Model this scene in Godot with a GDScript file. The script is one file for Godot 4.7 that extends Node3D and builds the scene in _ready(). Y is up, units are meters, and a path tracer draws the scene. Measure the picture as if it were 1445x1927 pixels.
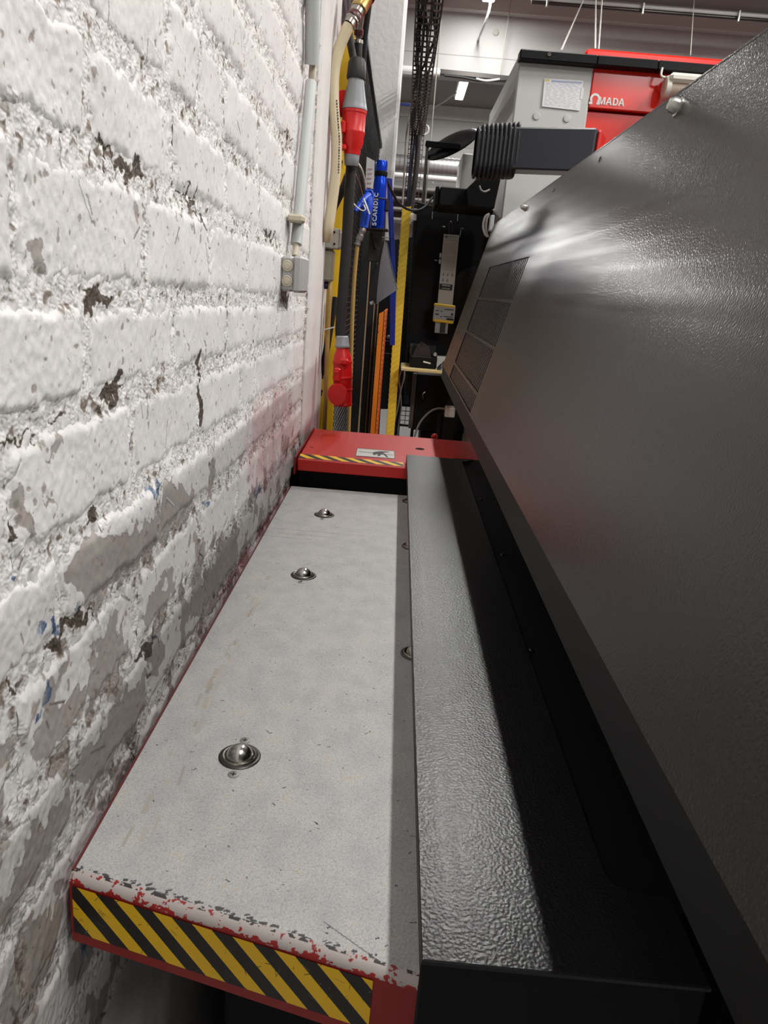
extends Node3D
# A narrow aisle between a peeling painted brick wall and a machine with a roller-ball table, in a workshop hall.
# World: y up, floor at y = 0, the aisle runs along -z, the camera stands at x = 0, z = 0.

var mats := {}
var shared := {}
var taken := {}

# ---------------------------------------------------------------- mesh building

class Shape:
	var v := PackedVector3Array()
	var n := PackedVector3Array()
	var t := PackedVector2Array()

	func tri(a: Vector3, b: Vector3, c: Vector3, na: Vector3, nb: Vector3, nc: Vector3, ta := Vector2.ZERO, tb := Vector2.ZERO, tc := Vector2.ZERO) -> void:
		var g := (b - a).cross(c - a)
		if g.dot(na + nb + nc) > 0.0:   # front faces run clockwise
			v.append_array([a, c, b]); n.append_array([na, nc, nb]); t.append_array([ta, tc, tb])
		else:
			v.append_array([a, b, c]); n.append_array([na, nb, nc]); t.append_array([ta, tb, tc])

	func quad(a: Vector3, b: Vector3, c: Vector3, d: Vector3, nn: Vector3, ta := Vector2(0, 1), tb := Vector2(1, 1), tc := Vector2(1, 0), td := Vector2(0, 0)) -> void:
		tri(a, b, c, nn, nn, nn, ta, tb, tc)
		tri(a, c, d, nn, nn, nn, ta, tc, td)

	func face(a: Vector3, b: Vector3, c: Vector3, d: Vector3, out: Vector3) -> void:   # a flat quad whose normal points to the side of out
		var nn := (b - a).cross(c - a).normalized()
		if nn.length() < 0.5:
			nn = (c - a).cross(d - a).normalized()
		quad(a, b, c, d, nn if nn.dot(out) >= 0 else -nn)

	func box(c: Vector3, s: Vector3, bev := 0.0, basis := Basis()) -> Shape:
		var h := s * 0.5
		bev = minf(bev, minf(h.x, minf(h.y, h.z)) * 0.9)
		for ax in 3:
			var u := (ax + 1) % 3
			var w := (ax + 2) % 3
			for sg in [-1.0, 1.0]:
				var p := []
				for k in [[-1, -1], [1, -1], [1, 1], [-1, 1]]:
					var q := Vector3.ZERO
					q[ax] = sg * h[ax]; q[u] = k[0] * (h[u] - bev); q[w] = k[1] * (h[w] - bev)
					p.append(c + basis * q)
				var nn := Vector3.ZERO
				nn[ax] = sg
				quad(p[0], p[1], p[2], p[3], (basis * nn).normalized())
		if bev > 0.0:
			for ax in 3:
				var u := (ax + 1) % 3
				var w := (ax + 2) % 3
				for su in [-1.0, 1.0]:
					for sw in [-1.0, 1.0]:
						var p := []
						for k in [[-1, 0], [1, 0], [1, 1], [-1, 1]]:
							var q := Vector3.ZERO
							q[ax] = k[0] * (h[ax] - bev)
							q[u] = su * (h[u] - (0.0 if k[1] == 0 else bev)); q[w] = sw * (h[w] - (bev if k[1] == 0 else 0.0))
							p.append(c + basis * q)
						var nn := Vector3.ZERO
						nn[u] = su; nn[w] = sw
						quad(p[0], p[1], p[2], p[3], (basis * nn).normalized())
			for i in 8:
				var sg := Vector3(1 if i & 1 else -1, 1 if i & 2 else -1, 1 if i & 4 else -1)
				var p := []
				for ax in 3:
					var q := sg * (h - Vector3.ONE * bev)
					q[ax] = sg[ax] * h[ax]
					p.append(c + basis * q)
				var nn := (basis * sg).normalized()
				tri(p[0], p[1], p[2], nn, nn, nn)
		return self

	func span(a: Vector3, b: Vector3, bev := 0.0) -> Shape:   # a box between two opposite corners
		return box((a + b) * 0.5, (b - a).abs(), bev)

	func bar(a: Vector3, b: Vector3, w: float, d: float, bev := 0.0, side := Vector3.RIGHT) -> Shape:   # a square bar from a to b
		var y := (b - a).normalized()
		var x := (side - y * side.dot(y)).normalized()
		return box((a + b) * 0.5, Vector3(w, a.distance_to(b), d), bev, Basis(x, y, x.cross(y)))

	func prism(poly: PackedVector2Array, depth: float, xf: Transform3D, bev := 0.0) -> Shape:   # outline in x, y; thickness from z = 0 to -depth; front edge chamfered
		var m := poly.size()
		if Geometry2D.is_polygon_clockwise(poly):
			poly = poly.duplicate(); poly.reverse()
		var inner := PackedVector2Array()
		for i in m:
			var a := (poly[i] - poly[(i + m - 1) % m]).normalized()
			var b := (poly[(i + 1) % m] - poly[i]).normalized()
			var na := Vector2(-a.y, a.x)
			var nb := Vector2(-b.y, b.x)
			inner.append(poly[i] + (na + nb) / maxf(0.3, 1.0 + na.dot(nb)) * bev)
		var ix := Geometry2D.triangulate_polygon(poly)
		var fz := xf.basis.z.normalized()
		for i in range(0, ix.size(), 3):
			var f := []
			var k := []
			for j in 3:
				f.append(xf * Vector3(inner[ix[i + j]].x, inner[ix[i + j]].y, 0)); k.append(xf * Vector3(poly[ix[i + j]].x, poly[ix[i + j]].y, -depth))
			tri(f[0], f[1], f[2], fz, fz, fz, inner[ix[i]], inner[ix[i + 1]], inner[ix[i + 2]])
			tri(k[0], k[1], k[2], -fz, -fz, -fz)
		for i in m:
			var j := (i + 1) % m
			var d := poly[j] - poly[i]
			if d.length() < 1e-6:
				continue
			var o := (xf.basis * Vector3(d.y, -d.x, 0)).normalized()
			var a := xf * Vector3(poly[i].x, poly[i].y, -bev)
			var b := xf * Vector3(poly[j].x, poly[j].y, -bev)
			quad(a, b, xf * Vector3(poly[j].x, poly[j].y, -depth), xf * Vector3(poly[i].x, poly[i].y, -depth), o)
			if bev > 0.0:
				face(a, b, xf * Vector3(inner[j].x, inner[j].y, 0), xf * Vector3(inner[i].x, inner[i].y, 0), o + fz)
		return self

	func tube(pts: Array, r: float, seg := 8, r1 := -1.0, flat_x := 1.0) -> Shape:   # a round rope through the points, r to r1 thick
		if r1 < 0: r1 = r
		var m := pts.size()
		var last := Vector3.ZERO
		var rings := []
		var dirs := []
		for i in m:
			var d: Vector3 = (pts[mini(i + 1, m - 1)] - pts[maxi(i - 1, 0)]).normalized()
			if i == 0:
				last = d.cross(Vector3.RIGHT if absf(d.x) < 0.8 else Vector3.UP).normalized()
			last = (last - d * last.dot(d)).normalized()
			var w := d.cross(last)
			var ring := []
			var rr := lerpf(r, r1, i / float(maxi(m - 1, 1)))
			for k in seg:
				var a := TAU * k / seg
				ring.append((last * cos(a) * flat_x + w * sin(a)) * rr)
			rings.append(ring)
			dirs.append(d)
		var along := 0.0
		for i in m - 1:
			var step: float = pts[i].distance_to(pts[i + 1])
			for k in seg:
				var l := (k + 1) % seg
				var a: Vector3 = rings[i][k]
				var b: Vector3 = rings[i][l]
				var c: Vector3 = rings[i + 1][l]
				var d: Vector3 = rings[i + 1][k]
				tri(pts[i] + a, pts[i] + b, pts[i + 1] + c, a.normalized(), b.normalized(), c.normalized(), Vector2(k / float(seg), along), Vector2((k + 1) / float(seg), along), Vector2((k + 1) / float(seg), along + step))
				tri(pts[i] + a, pts[i + 1] + c, pts[i + 1] + d, a.normalized(), c.normalized(), d.normalized(), Vector2(k / float(seg), along), Vector2((k + 1) / float(seg), along + step), Vector2(k / float(seg), along + step))
			along += step
		for e in [0, m - 1]:
			var o: Vector3 = -dirs[0] if e == 0 else dirs[m - 1]
			for k in seg:
				tri(pts[e], pts[e] + rings[e][k], pts[e] + rings[e][(k + 1) % seg], o, o, o)
		return self

	func lathe(prof: Array, seg: int, xf := Transform3D(), fx := 1.0) -> Shape:   # profile of Vector2(radius, height) turned about y
		for i in prof.size() - 1:
			var p: Vector2 = prof[i]
			var q: Vector2 = prof[i + 1]
			if p.distance_to(q) < 1e-7:
				continue
			var pn := Vector2(q.y - p.y, p.x - q.x).normalized()
			var na := pn
			var nb := pn
			if i > 0:
				var d: Vector2 = p - prof[i - 1]
				var o := Vector2(d.y, -d.x).normalized()
				if o.dot(pn) > 0.75: na = (o + pn).normalized()
			if i < prof.size() - 2:
				var d: Vector2 = prof[i + 2] - q
				var o := Vector2(d.y, -d.x).normalized()
				if o.dot(pn) > 0.75: nb = (o + pn).normalized()
			for k in seg:
				var a := TAU * k / seg
				var b := TAU * (k + 1) / seg
				var ca := Vector3(cos(a) * fx, 0, sin(a))
				var cb := Vector3(cos(b) * fx, 0, sin(b))
				var y := Vector3.UP
				var A := xf * (ca * p.x + y * p.y)
				var B := xf * (cb * p.x + y * p.y)
				var C := xf * (cb * q.x + y * q.y)
				var D := xf * (ca * q.x + y * q.y)
				var nA := (xf.basis * (ca * na.x + y * na.y)).normalized()
				var nB := (xf.basis * (cb * na.x + y * na.y)).normalized()
				var nC := (xf.basis * (cb * nb.x + y * nb.y)).normalized()
				var nD := (xf.basis * (ca * nb.x + y * nb.y)).normalized()
				var u := k / float(seg)
				var w := (k + 1) / float(seg)
				if q.x > 1e-6: tri(A, C, D, nA, nC, nD, Vector2(u, p.y), Vector2(w, q.y), Vector2(u, q.y))
				if p.x > 1e-6: tri(A, B, C, nA, nB, nC, Vector2(u, p.y), Vector2(w, p.y), Vector2(w, q.y))
		return self

	func grid(nx: int, ny: int, at: PackedVector3Array, uv: PackedVector2Array, out: Vector3) -> Shape:   # a smooth sheet of nx by ny points
		var nn := PackedVector3Array()
		nn.resize(nx * ny)
		for j in ny:
			for i in nx:
				var dx := at[j * nx + mini(i + 1, nx - 1)] - at[j * nx + maxi(i - 1, 0)]
				var dy := at[mini(j + 1, ny - 1) * nx + i] - at[maxi(j - 1, 0) * nx + i]
				var q := dx.cross(dy).normalized()
				nn[j * nx + i] = q if q.dot(out) >= 0 else -q
		for j in ny - 1:
			for i in nx - 1:
				var a := j * nx + i
				var b := a + 1
				var c := a + nx + 1
				var d := a + nx
				tri(at[a], at[b], at[c], nn[a], nn[b], nn[c], uv[a], uv[b], uv[c])
				tri(at[a], at[c], at[d], nn[a], nn[c], nn[d], uv[a], uv[c], uv[d])
		return self

	func mesh() -> ArrayMesh:
		var a := []
		a.resize(Mesh.ARRAY_MAX)
		a[Mesh.ARRAY_VERTEX] = v; a[Mesh.ARRAY_NORMAL] = n; a[Mesh.ARRAY_TEX_UV] = t
		var m := ArrayMesh.new()
		m.add_surface_from_arrays(Mesh.PRIMITIVE_TRIANGLES, a)
		return m

func sh() -> Shape:
	return Shape.new()

func smooth(pts: Array, per := 6) -> Array:   # Catmull-Rom through the points
	var r := []
	for i in pts.size() - 1:
		var a: Vector3 = pts[maxi(i - 1, 0)]
		var b: Vector3 = pts[i]
		var c: Vector3 = pts[i + 1]
		var d: Vector3 = pts[mini(i + 2, pts.size() - 1)]
		for k in per:
			r.append(b.cubic_interpolate(c, a, d, k / float(per)))
	r.append(pts[-1])
	return r

func frame(at: Vector3, y: Vector3, side := Vector3.RIGHT) -> Transform3D:   # axes with y along the given direction
	y = y.normalized()
	var x := (side - y * side.dot(y)).normalized()
	return Transform3D(Basis(x, y, x.cross(y)), at)

func ngon(r: float, k: int, c := Vector2.ZERO, ry := -1.0) -> PackedVector2Array:
	var p := PackedVector2Array()
	for i in k:
		p.append(c + Vector2(cos(TAU * i / k) * r, sin(TAU * i / k) * (r if ry < 0 else ry)))
	return p

func rounded(w: float, h: float, r: float, k := 4) -> PackedVector2Array:
	var p := PackedVector2Array()
	for q in 4:
		var c := Vector2((w / 2 - r) * (1 if q in [0, 3] else -1), (h / 2 - r) * (1 if q < 2 else -1))
		for i in k + 1:
			var a := (q + i / float(k)) * PI / 2
			p.append(c + Vector2(cos(a), sin(a)) * r)
	return p

# ---------------------------------------------------------------- nodes

func numbered(called: String) -> String:
	taken[called] = taken.get(called, -1) + 1
	return called if taken[called] == 0 else "%s_%03d" % [called, taken[called]]

func thing(called: String, label: String, category: String, at := Vector3.ZERO, group := "") -> Node3D:
	var o := Node3D.new()
	o.name = numbered(called)
	add_child(o)
	o.position = at
	return tag(o, label, category, group)

func tag(o: Node3D, label: String, category: String, group := "") -> Node3D:
	o.set_meta("label", label); o.set_meta("category", category)
	if group: o.set_meta("group", group)
	return o

func obj(called: String, s, m: Material, parent: Node3D = self) -> MeshInstance3D:   # one named mesh; shapes are in world axes, less the place of the parent thing
	var o := MeshInstance3D.new()
	o.mesh = s.mesh() if s is Shape else s
	o.material_override = m
	o.name = numbered(called) if parent == self else called
	parent.add_child(o, true)
	return o

func part(called: String, s, m: Material, root: Node3D, under: Node3D = null) -> MeshInstance3D:   # a part drawn in world axes
	var o := obj(called, s, m, under if under else root)
	if s is Shape and not under:
		o.position = -root.position
	return o

func struct(called: String, s, m: Material, parent: Node3D = self) -> MeshInstance3D:
	var o := obj(called, s, m, parent)
	if parent == self: o.set_meta("kind", "structure")
	return o

func copy(o: Node3D, at: Vector3, label: String) -> Node3D:
	var r := o.duplicate()
	r.name = numbered(String(o.name).rstrip("0123456789").trim_suffix("_"))
	add_child(r)
	r.position = at
	r.set_meta("label", label)
	return r

func lettering(text: String, h: float, m: Material, parent: Node3D, xf: Transform3D, depth := 0.001, bold := true, called := "lettering", stretch := 1.0) -> void:
	var f := SystemFont.new()
	f.font_names = PackedStringArray(["Droid Sans"])
	f.font_weight = 700 if bold else 400
	var t := TextMesh.new()
	t.text = text; t.font = f; t.font_size = 32; t.pixel_size = h / 23.0; t.depth = depth
	var o := MeshInstance3D.new()
	o.mesh = t; o.material_override = m; o.name = called
	parent.add_child(o, true)
	xf.basis = xf.basis * Basis.from_scale(Vector3(stretch, 1, 1))
	o.transform = xf

# ---------------------------------------------------------------- materials

func noise(freq: float, sd: int, oct := 3, kind := FastNoiseLite.TYPE_SIMPLEX_SMOOTH) -> FastNoiseLite:
	var f := FastNoiseLite.new()
	f.noise_type = kind; f.frequency = freq; f.seed = sd
	f.fractal_type = FastNoiseLite.FRACTAL_FBM; f.fractal_octaves = oct
	return f

func noise_tex(key: String, freq: float, sd: int, oct := 3, kind := FastNoiseLite.TYPE_SIMPLEX_SMOOTH) -> NoiseTexture2D:
	if not shared.has(key):
		var t := NoiseTexture2D.new()
		t.width = 256; t.height = 256; t.seamless = true; t.noise = noise(freq, sd, oct, kind)
		shared[key] = t
	return shared[key]

func ramp_tex(key: String, freq: float, sd: int, cols: Array, offs: Array, oct := 4) -> NoiseTexture2D:
	if not shared.has(key):
		var t := NoiseTexture2D.new()
		t.width = 256; t.height = 256; t.seamless = true; t.noise = noise(freq, sd, oct)
		var g := Gradient.new()
		g.offsets = PackedFloat32Array(offs); g.colors = PackedColorArray(cols)
		t.color_ramp = g
		shared[key] = t
	return shared[key]

func mat(key: String, c := Color.WHITE, rough := 0.6, metal := 0.0, bump := "", bump_mm := 0.0, tile := 0.1) -> StandardMaterial3D:
	if mats.has(key):
		return mats[key]
	var m := StandardMaterial3D.new()
	m.resource_name = key
	m.albedo_color = c; m.roughness = rough; m.metallic = metal
	if bump:
		m.uv1_triplanar = true
		m.uv1_scale = Vector3.ONE / tile
		m.heightmap_enabled = true
		m.heightmap_texture = shared[bump]
		m.heightmap_scale = bump_mm * 0.1
	mats[key] = m
	return m

func image_mat(key: String, im: Image, rough := 0.5) -> StandardMaterial3D:
	var m := StandardMaterial3D.new()
	m.resource_name = key
	m.albedo_texture = ImageTexture.create_from_image(im)
	m.roughness = rough
	m.texture_repeat = false
	mats[key] = m
	return m

func gray_noise(w: int, h: int, freq: float, sd: int, oct := 3) -> PackedByteArray:
	var im := noise(freq, sd, oct).get_image(w, h, false, false, false)
	im.convert(Image.FORMAT_L8)
	return im.get_data()

# ---------------------------------------------------------------- the scene

func _ready() -> void:
	var cam := Camera3D.new()
	cam.name = "camera"
	cam.transform = Transform3D(Basis(Vector3(0.99659037, 0.07922333, -0.02305002), Vector3(-0.08250543, 0.954498, -0.28657709), Vector3(-0.0007024, 0.28750172, 0.95777986)), Vector3(0, 1.30, 0))
	cam.fov = 69.37
	cam.near = 0.02; cam.far = 80.0
	cam.current = true
	add_child(cam)
	var we := WorldEnvironment.new()
	we.name = "environment"
	var env := Environment.new()
	env.background_mode = Environment.BG_COLOR
	env.background_color = Color(0.02, 0.02, 0.02)
	env.tonemap_mode = Environment.TONE_MAPPER_LINEAR
	env.tonemap_exposure = 1.85
	env.sdfgi_enabled = true; env.ssao_enabled = true; env.ssil_enabled = true
	we.environment = env
	add_child(we)
	make_materials()
	lamp_rows()
	shell()
	brick_wall()
	roller_table()
	guard()
	bracket()
	hood()
	press_machine()
	wall_fittings()
	fence_things()
	cabinet_things()
	hall_things()

const LAMP_W := 3.4     # light energy of one fitting
const GLOW := 1.6       # how bright the diffuser itself looks

func lamp_rows() -> void:
	var proto: Node3D = null
	var hall := -1
	# rows of single battens over the aisle and left bay, twin battens over the main hall on the right
	for row in [[0.66, -25.3, 7, 0.95, ROW_NAMES, 4.3, 4.2], [2.6, -17.0, 5, 1.45, [], 4.3, 5.0], [3.4, -17.0, 5, 1.45, [], 4.3, 5.0], [4.6, -22.0, 6, 0.5, [], 4.3, 5.0], [6.6, -22.0, 6, 0.7, [], 4.3, 5.0], [9.4, -22.0, 6, 1.0, [], 4.3, 5.0], [-2.5, -18.2, 2, 4.6, [], 3.75, 4.2]]:
		hall += 1
		for k in row[2]:
			var at := Vector3(row[0], row[5], row[1] + row[6] * k)
			var label: String = row[4][k] if row[4] else "%s fluorescent batten of the %s" % [["nearest", "second nearest", "third nearest", "fourth nearest", "fifth nearest", "sixth nearest"][row[2] - 1 - k], HALL_ROWS[hall - 1]]
			if proto == null:
				proto = hanging_lamp(at, label)
			else:
				copy(proto, at, label)
			var l := AreaLight3D.new()
			l.name = numbered("batten_light")
			l.area_size = Vector2(0.13, 1.16)
			l.light_energy = LAMP_W * row[3]
			l.light_color = Color(1.0, 0.995, 0.985)
			l.area_range = 40.0
			l.area_attenuation = 2.0
			l.shadow_enabled = true
			add_child(l)
			l.position = at + Vector3(0, -0.012, 0)
			l.rotation = Vector3(-PI / 2, 0, 0)

const HALL_ROWS := ["first row right of the aisle", "second row right of the aisle", "third row right of the aisle, over the red press", "fourth row right of the aisle", "fifth and farthest row right of the aisle", "low row in the bay left of the white pillar"]
const ROW_NAMES := ["sixth batten of the aisle row, far beyond the lit one in view", "fifth batten of the aisle row, beyond the second white beam", "fourth batten of the aisle row, beyond the first white beam", "glowing oblong batten seen below the white beam left of the grey press", "glowing batten cut by the top of the picture, with a white cable drooping from it", "second nearest batten of the aisle row, out beyond the red bracket", "nearest batten of the aisle row, right over the table"]

func hanging_lamp(at: Vector3, label: String) -> Node3D:
	var o := thing("fluorescent_lamp", label, "lamp", at, "fluorescent battens in rows under the ceiling")
	part("housing", sh().box(at + Vector3(0, 0.055, 0), Vector3(0.15, 0.09, 1.24), 0.02), mats.white_metal, o)
	part("diffuser", sh().box(at + Vector3(0, 0.003, 0), Vector3(0.13, 0.02, 1.2), 0.009), mats.lamp_glow, o)
	for s in [-0.5, 0.5]:
		part("suspension_wire", sh().tube([at + Vector3(0, 0.1, s), Vector3(at.x, 5.06, at.z + s)], 0.003, 5), mats.wire_grey, o)
	return o

func make_materials() -> void:
	noise_tex("fine", 0.05, 3, 3)
	noise_tex("hammer", 0.13, 7, 2)
	noise_tex("grit", 0.12, 11, 3)
	noise_tex("plaster", 0.02, 5, 4)
	mat("white_metal", Color(0.85, 0.85, 0.84), 0.4)
	var g := mat("lamp_glow", Color(1, 1, 1), 0.5)
	g.emission_enabled = true; g.emission = Color(1, 0.985, 0.96); g.emission_energy_multiplier = GLOW
	mat("wire_grey", Color(0.62, 0.6, 0.57), 0.5)
	mat("hall_white", Color(0.86, 0.855, 0.845), 0.75, 0.0, "plaster", 0.6, 0.9)
	mat("beam_white", Color(0.65, 0.645, 0.635), 0.8, 0.0, "plaster", 0.5, 0.9)
	mat("ceiling_grey", Color(0.70, 0.685, 0.67), 0.85)
	mat("rib_grey", Color(0.6, 0.585, 0.57), 0.85)
	mat("floor_grey", Color(0.32, 0.318, 0.315), 0.55, 0.0, "plaster", 0.4, 0.8)
	mat("plaster_white", Color(0.82, 0.81, 0.8), 0.8, 0.0, "plaster", 1.2, 0.25)
	mat("render_rough", Color(0.77, 0.735, 0.7), 0.9, 0.0, "grit", 3.5, 0.09)
	mat("red_paint", Color(0.74, 0.13, 0.105), 0.42, 0.0, "fine", 0.05, 0.05)
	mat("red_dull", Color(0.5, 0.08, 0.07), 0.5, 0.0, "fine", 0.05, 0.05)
	mat("red_table", Color(0.56, 0.09, 0.075), 0.45, 0.0, "fine", 0.05, 0.05)
	mat("red_gloss", Color(0.86, 0.14, 0.08), 0.22)
	mat("black_hammer", Color(0.10, 0.10, 0.103), 0.30, 0.0, "hammer", 0.21, 0.10)
	mat("hood_grey", Color(0.155, 0.148, 0.144), 0.23, 0.0, "hammer", 0.17, 0.075)
	mats.black_hammer.metallic_specular = 0.48
	mats.hood_grey.metallic_specular = 0.42
	mat("black_satin", Color(0.06, 0.06, 0.063), 0.55)
	mats.black_satin.metallic_specular = 0.3
	mat("black_matt", Color(0.055, 0.055, 0.06), 0.8)
	mat("slot_black", Color(0.03, 0.03, 0.03), 0.9)
	mat("black_rubber", Color(0.085, 0.085, 0.09), 0.55)
	mat("bellows_grey", Color(0.17, 0.17, 0.18), 0.6)
	mat("arm_slate", Color(0.20, 0.215, 0.245), 0.4)
	mat("press_grey", Color(0.74, 0.735, 0.72), 0.5, 0.0, "fine", 0.06, 0.08)
	mat("steel", Color(0.72, 0.71, 0.69), 0.22, 1.0)
	mat("screw_grey", Color(0.55, 0.54, 0.52), 0.45, 0.7)
	mat("steel_ring", Color(0.62, 0.6, 0.57), 0.3, 1.0)
	mat("zinc", Color(0.68, 0.68, 0.66), 0.38, 1.0)
	mat("dark_steel", Color(0.3, 0.29, 0.28), 0.35, 1.0)
	mat("brass", Color(0.72, 0.6, 0.38), 0.35, 1.0)
	mat("yellow_paint", Color(0.87, 0.70, 0.08), 0.5, 0.0, "fine", 0.05, 0.06)
	mat("yellow_strap", Color(0.86, 0.72, 0.2), 0.6)
	mat("orange_paint", Color(0.86, 0.46, 0.09), 0.5)
	mat("blue_bottle", Color(0.03, 0.24, 0.78), 0.22, 0.55)
	mat("blue_plastic", Color(0.07, 0.28, 0.75), 0.4)
	mat("blue_board", Color(0.03, 0.13, 0.5), 0.45)
	mat("blue_dark", Color(0.04, 0.07, 0.22), 0.5)
	mat("grey_plastic", Color(0.62, 0.63, 0.64), 0.45)
	mat("grey_gland", Color(0.5, 0.51, 0.52), 0.45)
	mat("plug_red", Color(0.74, 0.075, 0.065), 0.35)
	mat("conduit_grey", Color(0.70, 0.71, 0.70), 0.45)
	mat("box_grey", Color(0.63, 0.62, 0.61), 0.5)
	mat("beige_cable", Color(0.72, 0.68, 0.6), 0.5)
	mat("hose_beige", Color(0.77, 0.715, 0.6), 0.35)
	mat("hose_tan", Color(0.62, 0.50, 0.27), 0.45)
	mat("tan_edge", Color(0.55, 0.46, 0.35), 0.6)
	mat("alu_block", Color(0.63, 0.62, 0.58), 0.42, 0.35)
	mat("alu_bowl", Color(0.55, 0.53, 0.46), 0.4, 0.3)
	mat("white_plastic", Color(0.86, 0.86, 0.84), 0.45)
	mat("paper", Color(0.84, 0.84, 0.84), 0.7)
	mat("cloth_grey", Color(0.30, 0.30, 0.31), 0.95, 0.0, "grit", 0.5, 0.03)
	mat("tray_brown", Color(0.34, 0.275, 0.245), 0.5, 0.3)
	mat("cable_black", Color(0.06, 0.06, 0.065), 0.65)
	mat("cable_blue", Color(0.08, 0.13, 0.3), 0.5)
	mat("cable_grey", Color(0.5, 0.49, 0.47), 0.5)
	mat("duct", Color(0.5, 0.5, 0.5), 0.42, 0.8)
	mat("mirror_back", Color(0.07, 0.07, 0.075), 0.3)
	mats.mirror_back.metallic_specular = 0.2
	mat("wood_light", Color(0.74, 0.66, 0.45), 0.6)
	mat("fence_black", Color(0.05, 0.05, 0.052), 0.5)
	mat("seam_grey", Color(0.55, 0.54, 0.53), 0.8)
	mat("ink", Color(0.05, 0.05, 0.05), 0.6)
	mat("lamp_shell", Color(0.8, 0.79, 0.74), 0.35)

func shell() -> void:
	struct("floor", sh().span(Vector3(-6.2, -0.15, -28.2), Vector3(14.2, 0.0, 8.2)), mats.floor_grey)
	struct("ceiling", sh().span(Vector3(-6.2, 5.05, -28.2), Vector3(14.2, 5.2, 8.2)), mats.ceiling_grey)
	struct("wall_back", sh().span(Vector3(-6.2, 0, -28.2), Vector3(14.2, 5.05, -28.0)), mats.hall_white)
	struct("wall_near", sh().span(Vector3(-0.6, 0, 8.0), Vector3(14.2, 5.05, 8.2)), mats.hall_white)
	struct("wall_right", sh().span(Vector3(14.0, 0, -28.0), Vector3(14.2, 5.05, 8.0)), mats.hall_white)
	struct("wall_side", sh().span(Vector3(-6.2, 0, -28.0), Vector3(-6.0, 5.05, -1.6)), mats.hall_white)
	struct("wall_return", sh().span(Vector3(-6.0, 0, -1.8), Vector3(-0.62, 5.05, -1.6)), mats.hall_white)
	# concrete beams across the hall, each with a flange, seams and small lifting sockets
	var z := -9.5
	for i in 4:
		var bottom: float = 3.6844 if i == 0 else 3.6105
		var b := struct("trim_%d" % (i + 1), sh().span(Vector3(-6.0, bottom, z - 0.25), Vector3(14.0, 5.05, z), 0.01), mats.beam_white)
		var fl := sh().span(Vector3(-6.0, bottom + 0.62, z), Vector3(14.0, bottom + 0.83, z + 0.10), 0.01)
		struct("flange", fl, mats.ceiling_grey, b)
		struct("seam", sh().span(Vector3(-6.0, bottom + 0.20, z), Vector3(14.0, bottom + 0.208, z + 0.002)), mats.seam_grey, b)
		for x in [-0.9, 0.8097, 4.2]:
			struct("socket", sh().lathe([Vector2(0, 0.01), Vector2(0.03, 0.01), Vector2(0.036, 0.006), Vector2(0.036, -0.004)], 14, Transform3D(Basis(Vector3.RIGHT, PI / 2), Vector3(x, bottom + 0.46, z + 0.001))), mats.rib_grey, b)
		z -= 5.0
	var ribs := Node3D.new()
	ribs.name = "trim_5"
	add_child(ribs)
	ribs.set_meta("kind", "structure")
	for x in [-4.0, -1.6, 1.02, 3.4, 6.0, 9.0, 12.0]:
		struct("ceiling_rib", sh().span(Vector3(x, 4.86, -27.9), Vector3(x + 0.2, 5.05, 7.9), 0.01), mats.rib_grey, ribs)
	# the white pillar behind the fence
	var p := struct("trim_6", sh().span(Vector3(-0.3307, 0, -5.0), Vector3(-0.104, 5.05, -4.6), 0.012), mats.plaster_white)
	p.set_meta("label", "white plastered pillar behind the fence")

# ---------------------------------------------------------------- the painted brick wall

const S0 := 0.02
const S1 := 1.62
const V0 := -0.60
const V1 := 0.72
const BEDS := [-0.60, -0.53, -0.453, -0.376, -0.305, -0.227, -0.160, -0.081, -0.011, 0.073, 0.146, 0.225, 0.298, 0.374, 0.450, 0.525, 0.600, 0.672, 0.745]
const JOINTS := [
	[0.36, 0.56, 0.77, 0.97, 1.17, 1.37], [0.30, 0.47, 0.66, 0.86, 1.06, 1.26, 1.46], [0.355, 0.56, 0.76, 0.97, 1.17, 1.36], [0.44, 0.593, 0.795, 1.0, 1.19, 1.4],
	[0.365, 0.569, 0.768, 0.97, 1.17, 1.37], [0.30, 0.433, 0.628, 0.813, 1.034, 1.24, 1.44], [0.373, 0.566, 0.765, 0.97, 1.07, 1.27, 1.46], [0.30, 0.484, 0.678, 0.89, 1.06, 1.26, 1.46],
	[0.403, 0.603, 0.80, 1.0, 1.2, 1.4], [0.31, 0.50, 0.675, 0.87, 1.07, 1.27, 1.45], [0.43, 0.66, 0.758, 0.853, 1.05, 1.25, 1.45], [0.36, 0.55, 0.75, 0.95, 1.15, 1.35],
	[0.30, 0.46, 0.65, 0.85, 1.05, 1.25, 1.45], [0.36, 0.56, 0.75, 0.95, 1.15, 1.36], [0.30, 0.47, 0.66, 0.86, 1.06, 1.26, 1.46], [0.36, 0.56, 0.77, 0.97, 1.17, 1.37], [0.30, 0.47, 0.66, 0.86, 1.06, 1.26, 1.46], [0.36, 0.56, 0.77, 0.97, 1.17, 1.37]]

func joints(c: int) -> Array:   # the course goes on towards the camera
	var r: Array = JOINTS[c].duplicate()
	while r[0] > S0 + 0.14: r.push_front(r[0] - (0.19 if r[0] > S0 + 0.24 else 0.1))
	return r

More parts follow.
